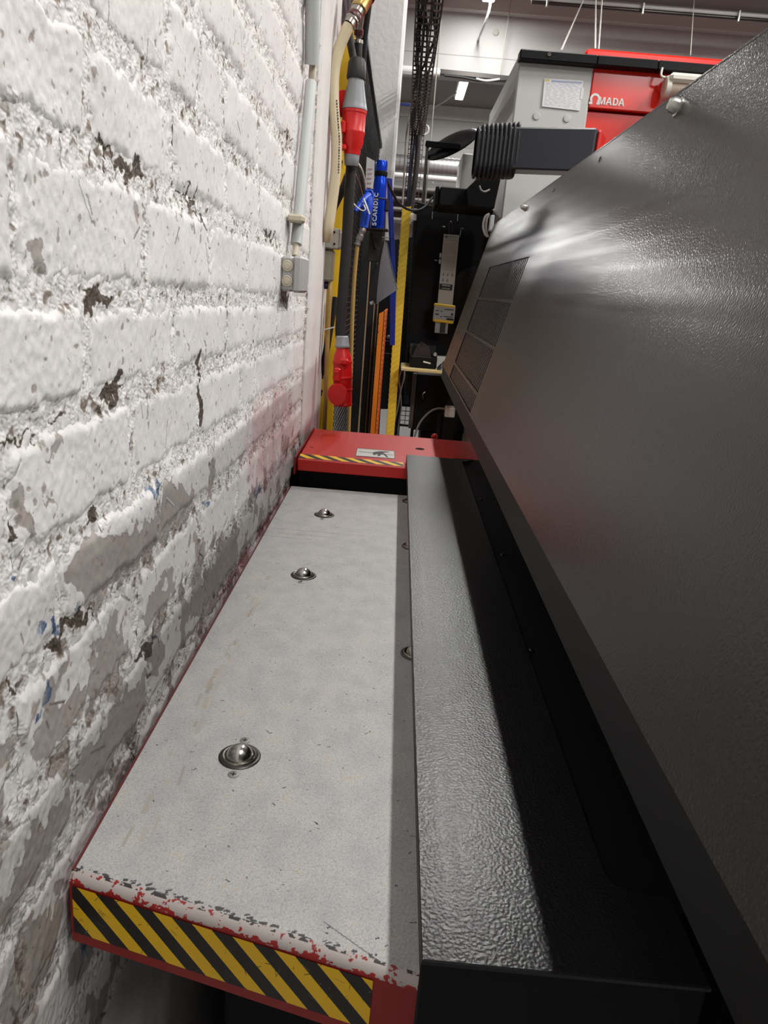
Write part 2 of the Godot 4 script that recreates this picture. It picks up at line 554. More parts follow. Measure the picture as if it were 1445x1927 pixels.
func fill(b: PackedByteArray, w: int, h: int, poly: Array, value: int, off := 0) -> PackedByteArray:   # scanline fill of an outline given in (s, v)
	var p := []
	var lo := h
	var hi := 0
	for q in poly:
		var c := Vector2((q.x - S0) / (S1 - S0) * w, (V1 - q.y) / (V1 - V0) * h)
		p.append(c)
		lo = mini(lo, int(c.y)); hi = maxi(hi, int(c.y) + 1)
	for y in range(maxi(lo, 0), mini(hi, h)):
		var xs := []
		for i in p.size():
			var a: Vector2 = p[i]
			var c: Vector2 = p[(i + 1) % p.size()]
			if (a.y <= y) != (c.y <= y):
				xs.append(a.x + (y - a.y) / (c.y - a.y) * (c.x - a.x))
		xs.sort()
		for k in range(0, xs.size() - 1, 2):
			for x in range(maxi(int(xs[k]), 0), mini(int(xs[k + 1]), w)):
				b[y * w + x] = value
	return b

func wall_paint() -> StandardMaterial3D:
	var w := 1740
	var h := 1448
	var warp := gray_noise(w, h, 0.022, 21, 3)
	var warp2 := gray_noise(w, h, 0.03, 22, 3)
	var fine := gray_noise(w, h, 0.30, 23, 3)
	var mid := gray_noise(w, h, 0.035, 24, 4)
	var peel := gray_noise(w, h, 0.011, 25, 4)
	var pits := gray_noise(w, h, 0.07, 26, 2)
	var course := PackedInt32Array()
	var bed := PackedFloat32Array()
	for y in h:
		var v := V1 - (y + 0.5) / h * (V1 - V0)
		var c := 0
		for i in BEDS.size() - 1:
			if v >= BEDS[i]: c = i
		course.append(mini(c, JOINTS.size() - 1))
		bed.append(minf(v - BEDS[c], BEDS[c + 1] - v) - 0.0085)
	var joint := PackedFloat32Array()
	for c in JOINTS.size():
		var all_joints := joints(c)
		for x in w:
			var s := S0 + (x + 0.5) / w * (S1 - S0)
			var d := 1.0
			for j in all_joints:
				d = minf(d, absf(s - j))
			joint.append(d - 0.006)
	var mask := PackedByteArray()
	mask.resize(w * h)
	for q in PEELED:
		mask = fill(mask, w, h, q, 1)
	for q in BARE:
		mask = fill(mask, w, h, q, 2)
	for q in BLUE:
		mask = fill(mask, w, h, q, 3)
	for q in KEPT:
		mask = fill(mask, w, h, q, 4)
	var col := PackedByteArray()
	col.resize(w * h * 3)
	var hgt := PackedByteArray()
	hgt.resize(w * h)
	for y in h:
		var v := V1 - (y + 0.5) / h * (V1 - V0)
		var low := clampf((-0.16 - v) / 0.16, 0.0, 1.0)
		for x in w:
			var i := y * w + x
			var wx := warp[i] - 128
			var wy := warp2[i] - 128
			var yy := clampi(y + wy / 9, 0, h - 1)
			var xx := clampi(x + wx / 9, 0, w - 1)
			var d := minf(bed[yy], joint[course[yy] * w + xx]) + (pits[i] - 128) * 0.000035
			var m := clampf(d / 0.004 + 0.5, 0.0, 1.0)
			var f := (fine[i] - 128) / 128.0
			var k: int = mask[clampi(y + wy / 7, 0, h - 1) * w + xx]
			var p := (peel[i] - 128) / 128.0 + (mid[i] - 128) / 420.0
			var s := S0 + float(x) / w * (S1 - S0)
			# old grey paint where the white coat has come off: in the outlined flakes, and in specks, more of them lower down
			var g := clampf((p - 0.62 + low * 0.50) * 22.0, 0.0, 1.0)
			if k == 1: g = 1.0
			if k == 4: g = 0.0
			var r := 0.83
			var gg := 0.82
			var bb := 0.81
			var hh := 0.5 + f * 0.05 + (mid[i] - 128) / 1400.0
			if g > 0.0:
				var pink := clampf((mid[i] - 120) / 60.0, 0.0, 1.0) * 0.02
				r = lerpf(r, 0.615 + pink, g); gg = lerpf(gg, 0.59 + pink * 0.1, g); bb = lerpf(bb, 0.57, g)
				hh = lerpf(hh, hh - 0.22 - f * 0.03, g)
			if m < 1.0:   # mortar: rougher, with dark pits and crumbs
				var q := 1.0 - m
				hh += q * (f * 0.42 + (pits[i] - 128) / 330.0)
				var pit := clampf((float(pits[i]) - 168.0 + f * 20.0 + low * 10.0 + (peel[i] - 128) * 0.45) / 22.0, 0.0, 1.0) * q
				r = lerpf(r, 0.40, pit * 0.8); gg = lerpf(gg, 0.345, pit * 0.8); bb = lerpf(bb, 0.30, pit * 0.8)
				hh -= pit * 0.25
			else:         # small chips on the brick faces
				var chip := clampf((float(pits[i]) - 203.0 + f * 14.0 + (mid[i] - 128) * 0.3) / 8.0, 0.0, 1.0)
				r = lerpf(r, 0.52, chip * 0.7); gg = lerpf(gg, 0.48, chip * 0.7); bb = lerpf(bb, 0.45, chip * 0.7)
				hh -= chip * 0.2
			if k == 2:
				var c := 0.75 + f * 0.4
				r = 0.40 * c; gg = 0.345 * c; bb = 0.29 * c
				hh -= 0.2
			elif k == 3:
				var c := clampf(0.55 + f * 0.5 + (mid[i] - 128) / 90.0, 0.0, 1.0)
				r = lerpf(r, 0.26, c); gg = lerpf(gg, 0.34, c); bb = lerpf(bb, 0.46, c)
			# red overspray near the far end of the table
			var spray := clampf(1.0 - Vector2((s - 1.28) / 0.30, (v + 0.24 + (s - 1.28) * 0.1) / 0.11).length(), 0.0, 1.0)
			spray = clampf(spray * (0.6 + p * 0.9), 0.0, 0.24)
			spray = maxf(spray, clampf(1.0 - absf(v + 0.382) / 0.012, 0.0, 1.0) * clampf(0.4 + p * 1.4, 0.0, 0.5) * clampf((s - 0.7) * 3.0, 0.0, 1.0))
			r = lerpf(r, 0.55, spray); gg = lerpf(gg, 0.16, spray); bb = lerpf(bb, 0.2, spray)
			var dirt := 1.0 + f * 0.025 - low * 0.04 * clampf(p + 0.6, 0.0, 1.0)
			col[i * 3] = clampi(int(r * dirt * 255.0), 0, 255)
			col[i * 3 + 1] = clampi(int(gg * dirt * 255.0), 0, 255)
			col[i * 3 + 2] = clampi(int(bb * dirt * 255.0), 0, 255)
			hgt[i] = clampi(int(hh * 255.0), 0, 255)
	var pic := Image.create_from_data(w, h, false, Image.FORMAT_RGB8, col)
	var rel := Image.create_from_data(w, h, false, Image.FORMAT_L8, hgt)
	var g0 := RandomNumberGenerator.new()
	g0.seed = 77
	for k in 900:
		var at := Vector2(g0.randf() * w, g0.randf() * h)
		var to := at + Vector2.from_angle(g0.randfn(1.4, 0.7)) * (4.0 + absf(g0.randfn(0, 14.0)))
		var deep := g0.randf() < 0.45
		var base := pic.get_pixelv(at.clamp(Vector2.ZERO, Vector2(w - 1, h - 1)))
		stroke(pic, at, to, g0.randf_range(1.0, 3.0), base.darkened(0.28) if deep else base.lightened(0.15))
		stroke(rel, at, to, 2.0, Color(0.22, 0.22, 0.22) if deep else Color(0.62, 0.62, 0.62))
	var m := image_mat("old_paint", pic, 0.72)
	m.heightmap_enabled = true
	m.heightmap_texture = ImageTexture.create_from_image(rel)
	m.heightmap_scale = 0.14
	return m

const PEELED := [
	[Vector2(0.4459, -0.1861), Vector2(0.4488, -0.1731), Vector2(0.5046, -0.1723), Vector2(0.5535, -0.1918), Vector2(0.5875, -0.1936), Vector2(0.6271, -0.1945), Vector2(0.6493, -0.1703), Vector2(0.693, -0.1812), Vector2(0.7116, -0.2016), Vector2(0.7351, -0.2048), Vector2(0.7696, -0.2311), Vector2(0.7099, -0.2331), Vector2(0.6547, -0.2306), Vector2(0.6068, -0.2338), Vector2(0.5341, -0.2243), Vector2(0.4864, -0.2286), Vector2(0.4659, -0.2177), Vector2(0.4481, -0.1971)],
	[Vector2(0.5072, -0.2477), Vector2(0.524, -0.2567), Vector2(0.5269, -0.2649), Vector2(0.5474, -0.2788), Vector2(0.5522, -0.3047), Vector2(0.5172, -0.2921), Vector2(0.509, -0.2979), Vector2(0.4979, -0.3014), Vector2(0.4808, -0.2966), Vector2(0.4722, -0.2829), Vector2(0.4799, -0.2719), Vector2(0.4796, -0.2524)],
	[Vector2(0.6854, -0.3266), Vector2(0.8055, -0.3172), Vector2(0.9548, -0.3106), Vector2(0.9855, -0.372), Vector2(0.8134, -0.3842)],
	[Vector2(0.4131, -0.327), Vector2(0.515, -0.324), Vector2(0.5874, -0.3298), Vector2(0.5931, -0.3693), Vector2(0.486, -0.3736)],
	[Vector2(0.4095, -0.2607), Vector2(0.4602, -0.2804), Vector2(0.4568, -0.2985), Vector2(0.3857, -0.2935), Vector2(0.3831, -0.2702)],
	[Vector2(0.3497, -0.244), Vector2(0.3629, -0.2542), Vector2(0.3675, -0.2608), Vector2(0.3649, -0.2715), Vector2(0.3459, -0.2721)],
	[Vector2(0.3492, -0.3367), Vector2(0.3756, -0.3325), Vector2(0.4043, -0.3353), Vector2(0.4444, -0.3531), Vector2(0.4091, -0.3646), Vector2(0.3712, -0.3689), Vector2(0.3393, -0.3658)],
	[Vector2(0.3281, -0.4052), Vector2(0.3681, -0.3951), Vector2(0.4115, -0.4205), Vector2(0.4004, -0.4465), Vector2(0.3473, -0.4525), Vector2(0.3254, -0.4253)],
	[Vector2(0.3885, -0.104), Vector2(0.3948, -0.1112), Vector2(0.3994, -0.1343), Vector2(0.4047, -0.1439), Vector2(0.3919, -0.1447), Vector2(0.3847, -0.1254), Vector2(0.3845, -0.1087)],
	[Vector2(0.4218, -0.0998), Vector2(0.4416, -0.0991), Vector2(0.4418, -0.1048), Vector2(0.424, -0.1041)], [Vector2(0.4156, 0.0153), Vector2(0.4273, 0.0172), Vector2(0.4345, 0.0133), Vector2(0.431, 0.0052), Vector2(0.4196, 0.0041), Vector2(0.4155, 0.0093)],
	[Vector2(0.4104, -0.1229), Vector2(0.4211, -0.1306), Vector2(0.4219, -0.1358), Vector2(0.4293, -0.1465), Vector2(0.418, -0.1331)], [Vector2(0.8123, -0.1951), Vector2(0.8375, -0.1994), Vector2(0.8317, -0.2347), Vector2(0.8064, -0.2249)],
	[Vector2(0.737, -0.3208), Vector2(0.7632, -0.3219), Vector2(0.7998, -0.3), Vector2(0.7751, -0.266), Vector2(0.747, -0.2875)], [Vector2(0.5946, -0.2929), Vector2(0.6279, -0.2813), Vector2(0.6576, -0.2633), Vector2(0.6285, -0.2577), Vector2(0.5815, -0.2718)]]
const BARE := [
	[Vector2(0.5056, 0.0798), Vector2(0.5358, 0.0803), Vector2(0.5766, 0.0841), Vector2(0.6052, 0.0798), Vector2(0.5989, 0.0744), Vector2(0.5654, 0.077), Vector2(0.5262, 0.0754)], [Vector2(0.4844, -0.0121), Vector2(0.5036, -0.0069), Vector2(0.5343, -0.0099), Vector2(0.5309, -0.016), Vector2(0.5027, -0.0171), Vector2(0.4987, -0.0228), Vector2(0.4885, -0.022)],
	[Vector2(0.5053, -0.076), Vector2(0.5404, -0.0727), Vector2(0.5567, -0.074), Vector2(0.54, -0.0793), Vector2(0.5094, -0.0838)], [Vector2(0.4302, -0.0854), Vector2(0.4465, -0.0808), Vector2(0.4505, -0.0853), Vector2(0.4344, -0.0861)], [Vector2(0.393, -0.0868), Vector2(0.4177, -0.0881), Vector2(0.3987, -0.0887), Vector2(0.3785, -0.0899), Vector2(0.3734, -0.0869)],
	[Vector2(0.7046, 0.0812), Vector2(0.7564, 0.0873), Vector2(0.7452, 0.0803), Vector2(0.7568, 0.0732), Vector2(0.7343, 0.0729), Vector2(0.7306, 0.0793)], [Vector2(0.6652, 0.0646), Vector2(0.7166, 0.0663), Vector2(0.7531, 0.0657), Vector2(0.7939, 0.0601), Vector2(0.8168, 0.044), Vector2(0.7856, 0.0568), Vector2(0.7308, 0.0656)],
	[Vector2(0.4327, -0.2144), Vector2(0.4571, -0.2175), Vector2(0.4855, -0.2278), Vector2(0.4559, -0.2308), Vector2(0.4237, -0.227), Vector2(0.4051, -0.2288), Vector2(0.4033, -0.226)], [Vector2(0.3664, -0.227), Vector2(0.3659, -0.2167), Vector2(0.3759, -0.2238), Vector2(0.3908, -0.2284), Vector2(0.3749, -0.2319)],
	[Vector2(0.5623, -0.3104), Vector2(0.58, -0.3056), Vector2(0.627, -0.3162), Vector2(0.5994, -0.3189), Vector2(0.5714, -0.3151)], [Vector2(0.471, -0.1609), Vector2(0.4874, -0.1581), Vector2(0.5051, -0.1652), Vector2(0.4905, -0.1668)], [Vector2(0.7646, -0.0621), Vector2(0.773, -0.0626), Vector2(0.7798, -0.1355), Vector2(0.7691, -0.1395)],
	[Vector2(1.0941, 0.0838), Vector2(1.1875, 0.0863), Vector2(1.2136, 0.0808), Vector2(1.1208, 0.0763)], [Vector2(1.3182, -0.0055), Vector2(1.3801, -0.0014), Vector2(1.3726, -0.0207), Vector2(1.3283, -0.0206)], [Vector2(1.2262, 0.2398), Vector2(1.3075, 0.2451), Vector2(1.3751, 0.248), Vector2(1.3267, 0.2411), Vector2(1.2432, 0.2346)], [Vector2(0.3727, -0.1339), Vector2(0.3813, -0.1336), Vector2(0.3827, -0.1408), Vector2(0.3746, -0.1406)]]
const BLUE := [
	[Vector2(0.4049, -0.2305), Vector2(0.4101, -0.2482), Vector2(0.3984, -0.2564), Vector2(0.3898, -0.2593), Vector2(0.3964, -0.2441), Vector2(0.3995, -0.2349)], [Vector2(0.4464, -0.3322), Vector2(0.4414, -0.3375), Vector2(0.4302, -0.3359), Vector2(0.4377, -0.3305)], [Vector2(0.3983, -0.1987), Vector2(0.4086, -0.1981), Vector2(0.4127, -0.2053), Vector2(0.4071, -0.2116), Vector2(0.3917, -0.2095), Vector2(0.3975, -0.2053)],
	[Vector2(0.4184, -0.2061), Vector2(0.4296, -0.2073), Vector2(0.431, -0.2155), Vector2(0.4232, -0.2174)], [Vector2(0.6021, -0.1676), Vector2(0.6384, -0.1692), Vector2(0.6306, -0.1772), Vector2(0.5755, -0.1722)], [Vector2(0.7785, -0.2299), Vector2(0.8166, -0.2352), Vector2(0.7976, -0.2446)], [Vector2(1.1425, -0.2938), Vector2(1.1614, -0.2939), Vector2(1.1456, -0.3123), Vector2(1.0265, -0.3098)],
	[Vector2(0.4484, -0.4666), Vector2(0.4687, -0.4709), Vector2(0.4618, -0.4904), Vector2(0.4295, -0.5133), Vector2(0.4222, -0.5101)], [Vector2(0.6117, -0.3089), Vector2(0.6351, -0.3161), Vector2(0.627, -0.3189), Vector2(0.6086, -0.3127)], [Vector2(0.3729, -0.1539), Vector2(0.3774, -0.1546), Vector2(0.3775, -0.1634), Vector2(0.3741, -0.1622)], [Vector2(0.445, -0.2122), Vector2(0.4533, -0.212), Vector2(0.4486, -0.2177)]]
const KEPT := [
	[Vector2(0.3636, -0.2255), Vector2(0.4239, -0.2252), Vector2(0.503, -0.2332), Vector2(0.4824, -0.2411), Vector2(0.4148, -0.2394), Vector2(0.3673, -0.2431)], [Vector2(0.4703, -0.1683), Vector2(0.5501, -0.1894), Vector2(0.6243, -0.1878), Vector2(0.6301, -0.1968), Vector2(0.5772, -0.1909), Vector2(0.5027, -0.1706)]]

func relief(f: FastNoiseLite, s: float, v: float) -> float:
	return f.get_noise_2d(s * 100.0, v * 100.0)

func brick_wall() -> void:
	var m := wall_paint()
	var wl := Node3D.new()
	wl.name = "wall_left"
	add_child(wl)
	wl.set_meta("kind", "structure")
	var big := noise(0.09, 31, 2)
	var lump := noise(1.1, 32, 3)
	var edge := noise(0.30, 33, 3)
	struct("core", sh().span(Vector3(-0.62, 0, -2.02), Vector3(-0.222, 5.05, 8.0)), mats.plaster_white, wl)
	# mortar bed behind the bricks, denser near the camera
	var ss := PackedFloat32Array()
	var s := S0
	while s < S1 - 0.004:
		ss.append(s)
		s += clampf(0.0028 * s / 0.45, 0.0025, 0.0075)
	ss.append(S1)
	var ny := 330
	var pts := PackedVector3Array()
	var uv := PackedVector2Array()
	for j in ny:
		var v := lerpf(V0, V1, j / float(ny - 1))
		for q in ss:
			var d := -0.0016 + relief(lump, q, v) * 0.0030 + relief(big, q, v) * 0.002
			pts.append(Vector3(-0.2 + minf(d, -0.0005), 1.30 + v - 0.0165 * q, -q))
			uv.append(Vector2((q - S0) / (S1 - S0), (V1 - v) / (V1 - V0)))
	struct("mortar", sh().grid(ss.size(), ny, pts, uv, Vector3.RIGHT), m, wl)
	var k := 0
	for c in JOINTS.size():
		var b0: float = BEDS[c] + 0.006
		var b1: float = BEDS[c + 1] - 0.006
		var js: Array = [S0] + joints(c) + [S1 - 0.002]
		for i in js.size() - 1:
			var a: float = js[i] + (0.004 if i > 0 else 0.0)
			var e: float = js[i + 1] - (0.004 if i < js.size() - 2 else 0.0)
			var mid: float = (a + e) * 0.5
			var nx := clampi(int((e - a) / (0.0022 * mid / 0.45)), 12, 110)
			var nv := clampi(int((b1 - b0) / (0.0022 * mid / 0.45)), 10, 34)
			k += 1
			var tilt := 0.0010 * sin(k * 12.9898)
			var proud := 0.0008 * sin(k * 78.233)
			pts = PackedVector3Array()
			uv = PackedVector2Array()
			for y in nv:
				for x in nx:
					var q := lerpf(a, e, x / float(nx - 1))
					var v := lerpf(b0, b1, y / float(nv - 1))
					var d := minf(minf(q - a if i > 0 else 1.0, e - q if i < js.size() - 2 else 1.0), minf(v - b0, b1 - v))
					d += relief(edge, q, v) * 0.0062 - 0.0008
					var t := clampf(d / 0.007, 0.0, 1.0)
					t = t * t * (3.0 - 2.0 * t)
					var z := lerpf(-0.0030, 0.0, t) + proud + tilt * (q - mid) / (e - a) * 2.0 + relief(big, q, v) * 0.0016 + relief(lump, q, v) * 0.0007
					pts.append(Vector3(-0.2 + z, 1.30 + v - 0.0165 * q, -q))
					uv.append(Vector2((q - S0) / (S1 - S0), (V1 - v) / (V1 - V0)))
			struct("brick", sh().grid(nx, nv, pts, uv, Vector3.RIGHT), m, wl)
	# broken edge of the brickwork and the smooth plastered strip next to the fence
	pts = PackedVector3Array()
	uv = PackedVector2Array()
	for j in 260:
		for i in 14:
			var q := 1.575 + i * 0.0088
			var v := -0.7 + j * 0.0062
			var d := -0.008 + relief(lump, q * 1.6, v * 0.9) * 0.014
			if i == 0 or i == 13: d = -0.015
			pts.append(Vector3(-0.2 + d, 1.3 + v, -q)); uv.append(Vector2(q, v))
	struct("broken_edge", sh().grid(14, 260, pts, uv, Vector3.RIGHT), mats.render_rough, wl)
	struct("plaster_strip", sh().span(Vector3(-0.4, 0, -2.03), Vector3(-0.197, 5.05, -1.675), 0.006), mats.plaster_white, wl)
	for y in [[0.0, 0.71], [2.0, 5.05]]:
		struct("plain_wall", sh().span(Vector3(-0.3, y[0], -1.7), Vector3(-0.203, y[1], 8.0)), mats.plaster_white, wl)
	struct("plain_wall", sh().span(Vector3(-0.3, 0.6, -0.025), Vector3(-0.203, 2.1, 8.0)), mats.plaster_white, wl)

# ---------------------------------------------------------------- the roller-ball table

func paint_poly(im: Image, pts: Array, c: Color) -> void:
	var p := PackedVector2Array(pts)
	var r := Rect2(p[0], Vector2.ZERO)
	for q in p: r = r.expand(q)
	for y in range(maxi(int(r.position.y), 0), mini(int(r.end.y) + 1, im.get_height())):
		for x in range(maxi(int(r.position.x), 0), mini(int(r.end.x) + 1, im.get_width())):
			if Geometry2D.is_point_in_polygon(Vector2(x + 0.5, y + 0.5), p):
				im.set_pixel(x, y, c)

func stroke(im: Image, a: Vector2, b: Vector2, w: float, c: Color) -> void:
	var d := (b - a).normalized().orthogonal() * w * 0.5
	paint_poly(im, [a + d, b + d, b - d, a - d], c)

func table_paint() -> StandardMaterial3D:
	var w := 560
	var h := 2000
	var a := gray_noise(w, h, 0.012, 41, 4)
	var b := gray_noise(w, h, 0.2, 42, 2)
	var c := gray_noise(w, h, 0.10, 43, 2)
	var col := PackedByteArray()
	col.resize(w * h * 3)
	var hg := PackedByteArray()
	hg.resize(w * h)
	for y in h:
		for x in w:
			var i := y * w + x
			var p := (a[i] - 128) / 128.0
			var f := (b[i] - 128) / 128.0
			var q := (c[i] - 128) / 128.0
			var l := 0.69 + p * 0.05 + f * 0.10 + q * 0.03
			var spec := clampf((f - 0.40 + q * 0.25 - 0.06) * 9.0, 0.0, 1.0) * 0.3
			l = lerpf(l, 0.25, spec)
			var st := clampf((p + q * 0.6 - 0.45) * 3.0, 0.0, 1.0) * 0.4
			col[i * 3] = clampi(int(lerpf(l, l * 1.0, st) * 255), 0, 255)
			col[i * 3 + 1] = clampi(int(lerpf(l * 0.997, l * 0.9, st) * 255), 0, 255)
			col[i * 3 + 2] = clampi(int(lerpf(l * 0.99, l * 0.72, st) * 255), 0, 255)
			hg[i] = clampi(int((0.5 + f * 0.14 + q * 0.3) * 255), 0, 255)
	var im := Image.create_from_data(w, h, false, Image.FORMAT_RGB8, col)
	var g := RandomNumberGenerator.new()
	g.seed = 5
	for k in 420:   # scratches, nicks and specks
		var at := Vector2(g.randf() * w, g.randf() * h)
		var ang := g.randfn(0.0, 0.7) + (PI if g.randf() < 0.5 else 0.0)
		var len := absf(g.randfn(0.0, 3.0)) + 1.5
		var s := g.randf()
		if s > 0.993: len = g.randf() * 40 + 20
		var tone := g.randf_range(0.1, 0.3)
		if s < 0.12: tone = 0.72
		stroke(im, at, at + Vector2.from_angle(ang) * len, g.randf_range(0.7, 1.7) if s < 0.985 else 0.8, Color(tone, tone * 0.96, tone * 0.93))
	for k in [[0.0, 0.243, 0.62, 0.246], [0.0, 0.262, 0.45, 0.264], [0.0, 0.279, 0.3, 0.28], [0.66, 0.925, 0.80, 0.948]]:   # long thin scores across
		stroke(im, Vector2(k[0] * w, k[1] * h), Vector2(k[2] * w, k[3] * h), 1.3, Color(0.38, 0.37, 0.36))
	for k in 46:    # tan scuffs along the wall side
		var at := Vector2(g.randf_range(0.10, 0.17) * w, g.randf_range(0.40, 0.88) * h)
		stroke(im, at, at + Vector2(g.randfn(0, 3), 10 + g.randf() * 34), g.randf_range(4, 11), im.get_pixelv(at.clamp(Vector2.ZERO, Vector2(w - 1, h - 1))).lerp(Color(0.58, 0.50, 0.38), 0.22))
	for k in 75:    # dark chips along the front edge
		var x := g.randf() * w * 0.8
		var y := (0.9000 + x / w * 0.0593) * h - absf(g.randfn(0, 2.5))
		stroke(im, Vector2(x, y), Vector2(x + g.randf() * 9 + 2, y + g.randfn(0, 1.5)), g.randf() * 3 + 1.0, Color(0.26, 0.26, 0.26))
	var m := image_mat("table_top_paint", im, 0.5)
	m.heightmap_enabled = true
	m.heightmap_texture = ImageTexture.create_from_image(Image.create_from_data(w, h, false, Image.FORMAT_L8, hg))
	m.heightmap_scale = 0.03
	return m

func hazard_image(w: int, h: int, period: float, slant: float, sd: int, scuffs: int) -> Image:
	var im := Image.create(w, h, false, Image.FORMAT_RGB8)
	im.fill(Color(0.94, 0.75, 0.06))
	var x := -slant * h - period
	while x < w + period:
		paint_poly(im, [Vector2(x, 0), Vector2(x + period * 0.5, 0), Vector2(x + period * 0.5 + slant * h, h), Vector2(x + slant * h, h)], Color(0.055, 0.055, 0.06))
		x += period
	var g := RandomNumberGenerator.new()
	g.seed = sd
	for k in scuffs:
		var at := Vector2(g.randf() * w, g.randf() * h)
		stroke(im, at, at + Vector2.from_angle(g.randf() * TAU) * (3 + g.randf() * h * 0.2), 1.0 + g.randf() * 2.0, Color(0.16, 0.12, 0.08) if g.randf() < 0.7 else Color(0.4, 0.36, 0.3))
	return im

func roller_table() -> void:
	var root := thing("ball_transfer_table", "long grey steel table with steel balls and a red striped front edge", "table", Vector3(-0.06, 0, -0.9))
	var L := Vector3(-0.1945, 0.9, -0.4096)
	var e := Vector3(0.9687, 0, 0.2484)
	var o := Vector3(-0.2484, 0, 0.9687)
	var R := L + e * 0.277
	var far := -1.462
	var uvt := func(p: Vector3) -> Vector2: return Vector2((p.x + 0.1955) / 0.2705, 1.0 - (-p.z - 0.30) / 1.17)
	var top := sh()
	var a := L - o * 0.007
	var b := R - o * 0.007
	var c := Vector3(R.x, 0.9, far)
	var d := Vector3(L.x, 0.9, far)
	top.quad(a, b, c, d, Vector3.UP, uvt.call(a), uvt.call(b), uvt.call(c), uvt.call(d))
	part("table_top", top, table_paint(), root)
	# the rounded front edge, worn through the red
	var w := 900
	var im := Image.create(w, 40, false, Image.FORMAT_RGB8)
	var n1 := gray_noise(w, 40, 0.022, 51, 3)
	var n2 := gray_noise(w, 40, 0.07, 52, 3)
	for y in 40:
		for x in w:
			var q := (n1[y * w + x] - 128) / 128.0 + (n2[y * w + x] - 128) / 200.0
			var pale := Color(0.70, 0.66, 0.645)
			var cc := pale
			if q * 1.3 + (y - 33) * 0.06 + maxf(0.0, 0.35 - x * 0.003) > 0.05: cc = Color(0.60, 0.10, 0.08)
			if q > 0.5 and y < 30: cc = Color(0.55, 0.14, 0.12)
			if q < -0.12 and y < 10 - x * 0.003: cc = Color(0.2, 0.19, 0.19)
			im.set_pixel(x, y, cc)
	var edge := sh()
	for k in 8:
		var t0 := k / 8.0 * PI / 2
		var t1 := (k + 1) / 8.0 * PI / 2
		var p0 := -o * 0.007 + o * 0.007 * sin(t0) + Vector3.UP * (-0.007 + 0.007 * cos(t0))
		var p1 := -o * 0.007 + o * 0.007 * sin(t1) + Vector3.UP * (-0.007 + 0.007 * cos(t1))
		var m0 := (o * sin(t0) + Vector3.UP * cos(t0)).normalized()
		var m1 := (o * sin(t1) + Vector3.UP * cos(t1)).normalized()
		edge.tri(L + p0, R + p0, R + p1, m0, m0, m1, Vector2(0, k / 8.0), Vector2(1, k / 8.0), Vector2(1, (k + 1) / 8.0))
		edge.tri(L + p0, R + p1, L + p1, m0, m1, m1, Vector2(0, k / 8.0), Vector2(1, (k + 1) / 8.0), Vector2(0, (k + 1) / 8.0))
	part("worn_edge", edge, image_mat("worn_edge_paint", im, 0.4), root).set_meta("label", "rounded front edge worn down to pale paint")
	var drop := Vector3(0, -0.057, 0)
	var skirt := sh()
	skirt.face(L + Vector3(0, -0.007, 0), R + Vector3(0, -0.007, 0), R + drop, L + drop, o)
	skirt.face(L + drop, R + drop, R + drop - o * 0.02, L + drop - o * 0.02, Vector3.DOWN)
	skirt.face(R + drop - o * 0.02, L + drop - o * 0.02, L - o * 0.02, R - o * 0.02, -o)
	# side rail along the wall
	skirt.face(L + Vector3(0, -0.0005, 0) - o * 0.006, Vector3(L.x, 0.8995, far), Vector3(L.x, 0.857, far), L + drop, Vector3.LEFT)
	skirt.face(L + Vector3(0.002, -0.0005, 0), Vector3(L.x + 0.002, 0.8995, far), Vector3(L.x + 0.002, 0.857, far), L + Vector3(0.002, -0.057, 0), Vector3.RIGHT)
	skirt.face(Vector3(L.x, 0.9, far), Vector3(R.x, 0.9, far), Vector3(R.x, 0.86, far), Vector3(L.x, 0.86, far), Vector3.FORWARD)
	skirt.face(L + Vector3(0, -0.007, 0), L + drop, L + drop - o * 0.02, L + Vector3(0, -0.007, 0) - o * 0.02, Vector3.LEFT)
	part("red_skirt", skirt, mats.red_table, root).set_meta("label", "red painted front and side skirt")
	var strip := sh()
	for k in [[0.0, 0.003], [0.0005, 0.0025]]:
		pass
	strip.span(Vector3(L.x, 0.8985, far), Vector3(L.x + 0.0022, 0.9006, L.z - 0.004), 0.0005)
	part("red_rim", strip, mat("red_worn", Color(0.36, 0.12, 0.11), 0.6), root)
	var tl := L + e * 0.0025 + Vector3(0, -0.0085, 0) + o * 0.0006
	var tape := sh()
	tape.quad(tl + Vector3(0, -0.040, 0), tl + e * 0.2165 + Vector3(0, -0.040, 0), tl + e * 0.2165, tl, o)
	part("hazard_tape", tape, image_mat("front_tape", hazard_image(1080, 200, 146.0, 1.0, 3, 60), 0.4), root).set_meta("label", "yellow and black hazard tape on the front edge")
	var under := sh()
	under.span(Vector3(L.x + 0.004, 0.862, far), Vector3(R.x, 0.898, L.z - 0.024))
	part("underside", under, mats.black_satin, root)
	var leg := sh()
	leg.span(Vector3(-0.185, 0, -0.95), Vector3(-0.14, 0.862, -0.90), 0.004)
	part("leg", leg, mats.black_satin, root)
	leg = sh()
	leg.span(Vector3(-0.185, 0, -1.42), Vector3(-0.14, 0.862, -1.37), 0.004)
	part("leg", leg, mats.black_satin, root)
	# ball units let into the top
	var unit: Node3D = null
	var names := ["steel ball unit nearest the striped front edge of the grey table", "middle steel ball unit in the open row nearer the brick wall", "steel ball unit in the open row closest to the red bracket",
		"half hidden ball unit nearest the front under the black guard edge", "half hidden ball unit second from the front under the guard edge", "half hidden ball unit under the guard edge closest to the red bracket"]
	var spots := [Vector3(-0.1076, 0.9, -0.555), Vector3(-0.1065, 0.9, -0.9847), Vector3(-0.1068, 0.9, -1.283), Vector3(0.0512, 0.9, -0.7733), Vector3(0.0521, 0.9, -1.1479), Vector3(0.0537, 0.9, -1.4198)]
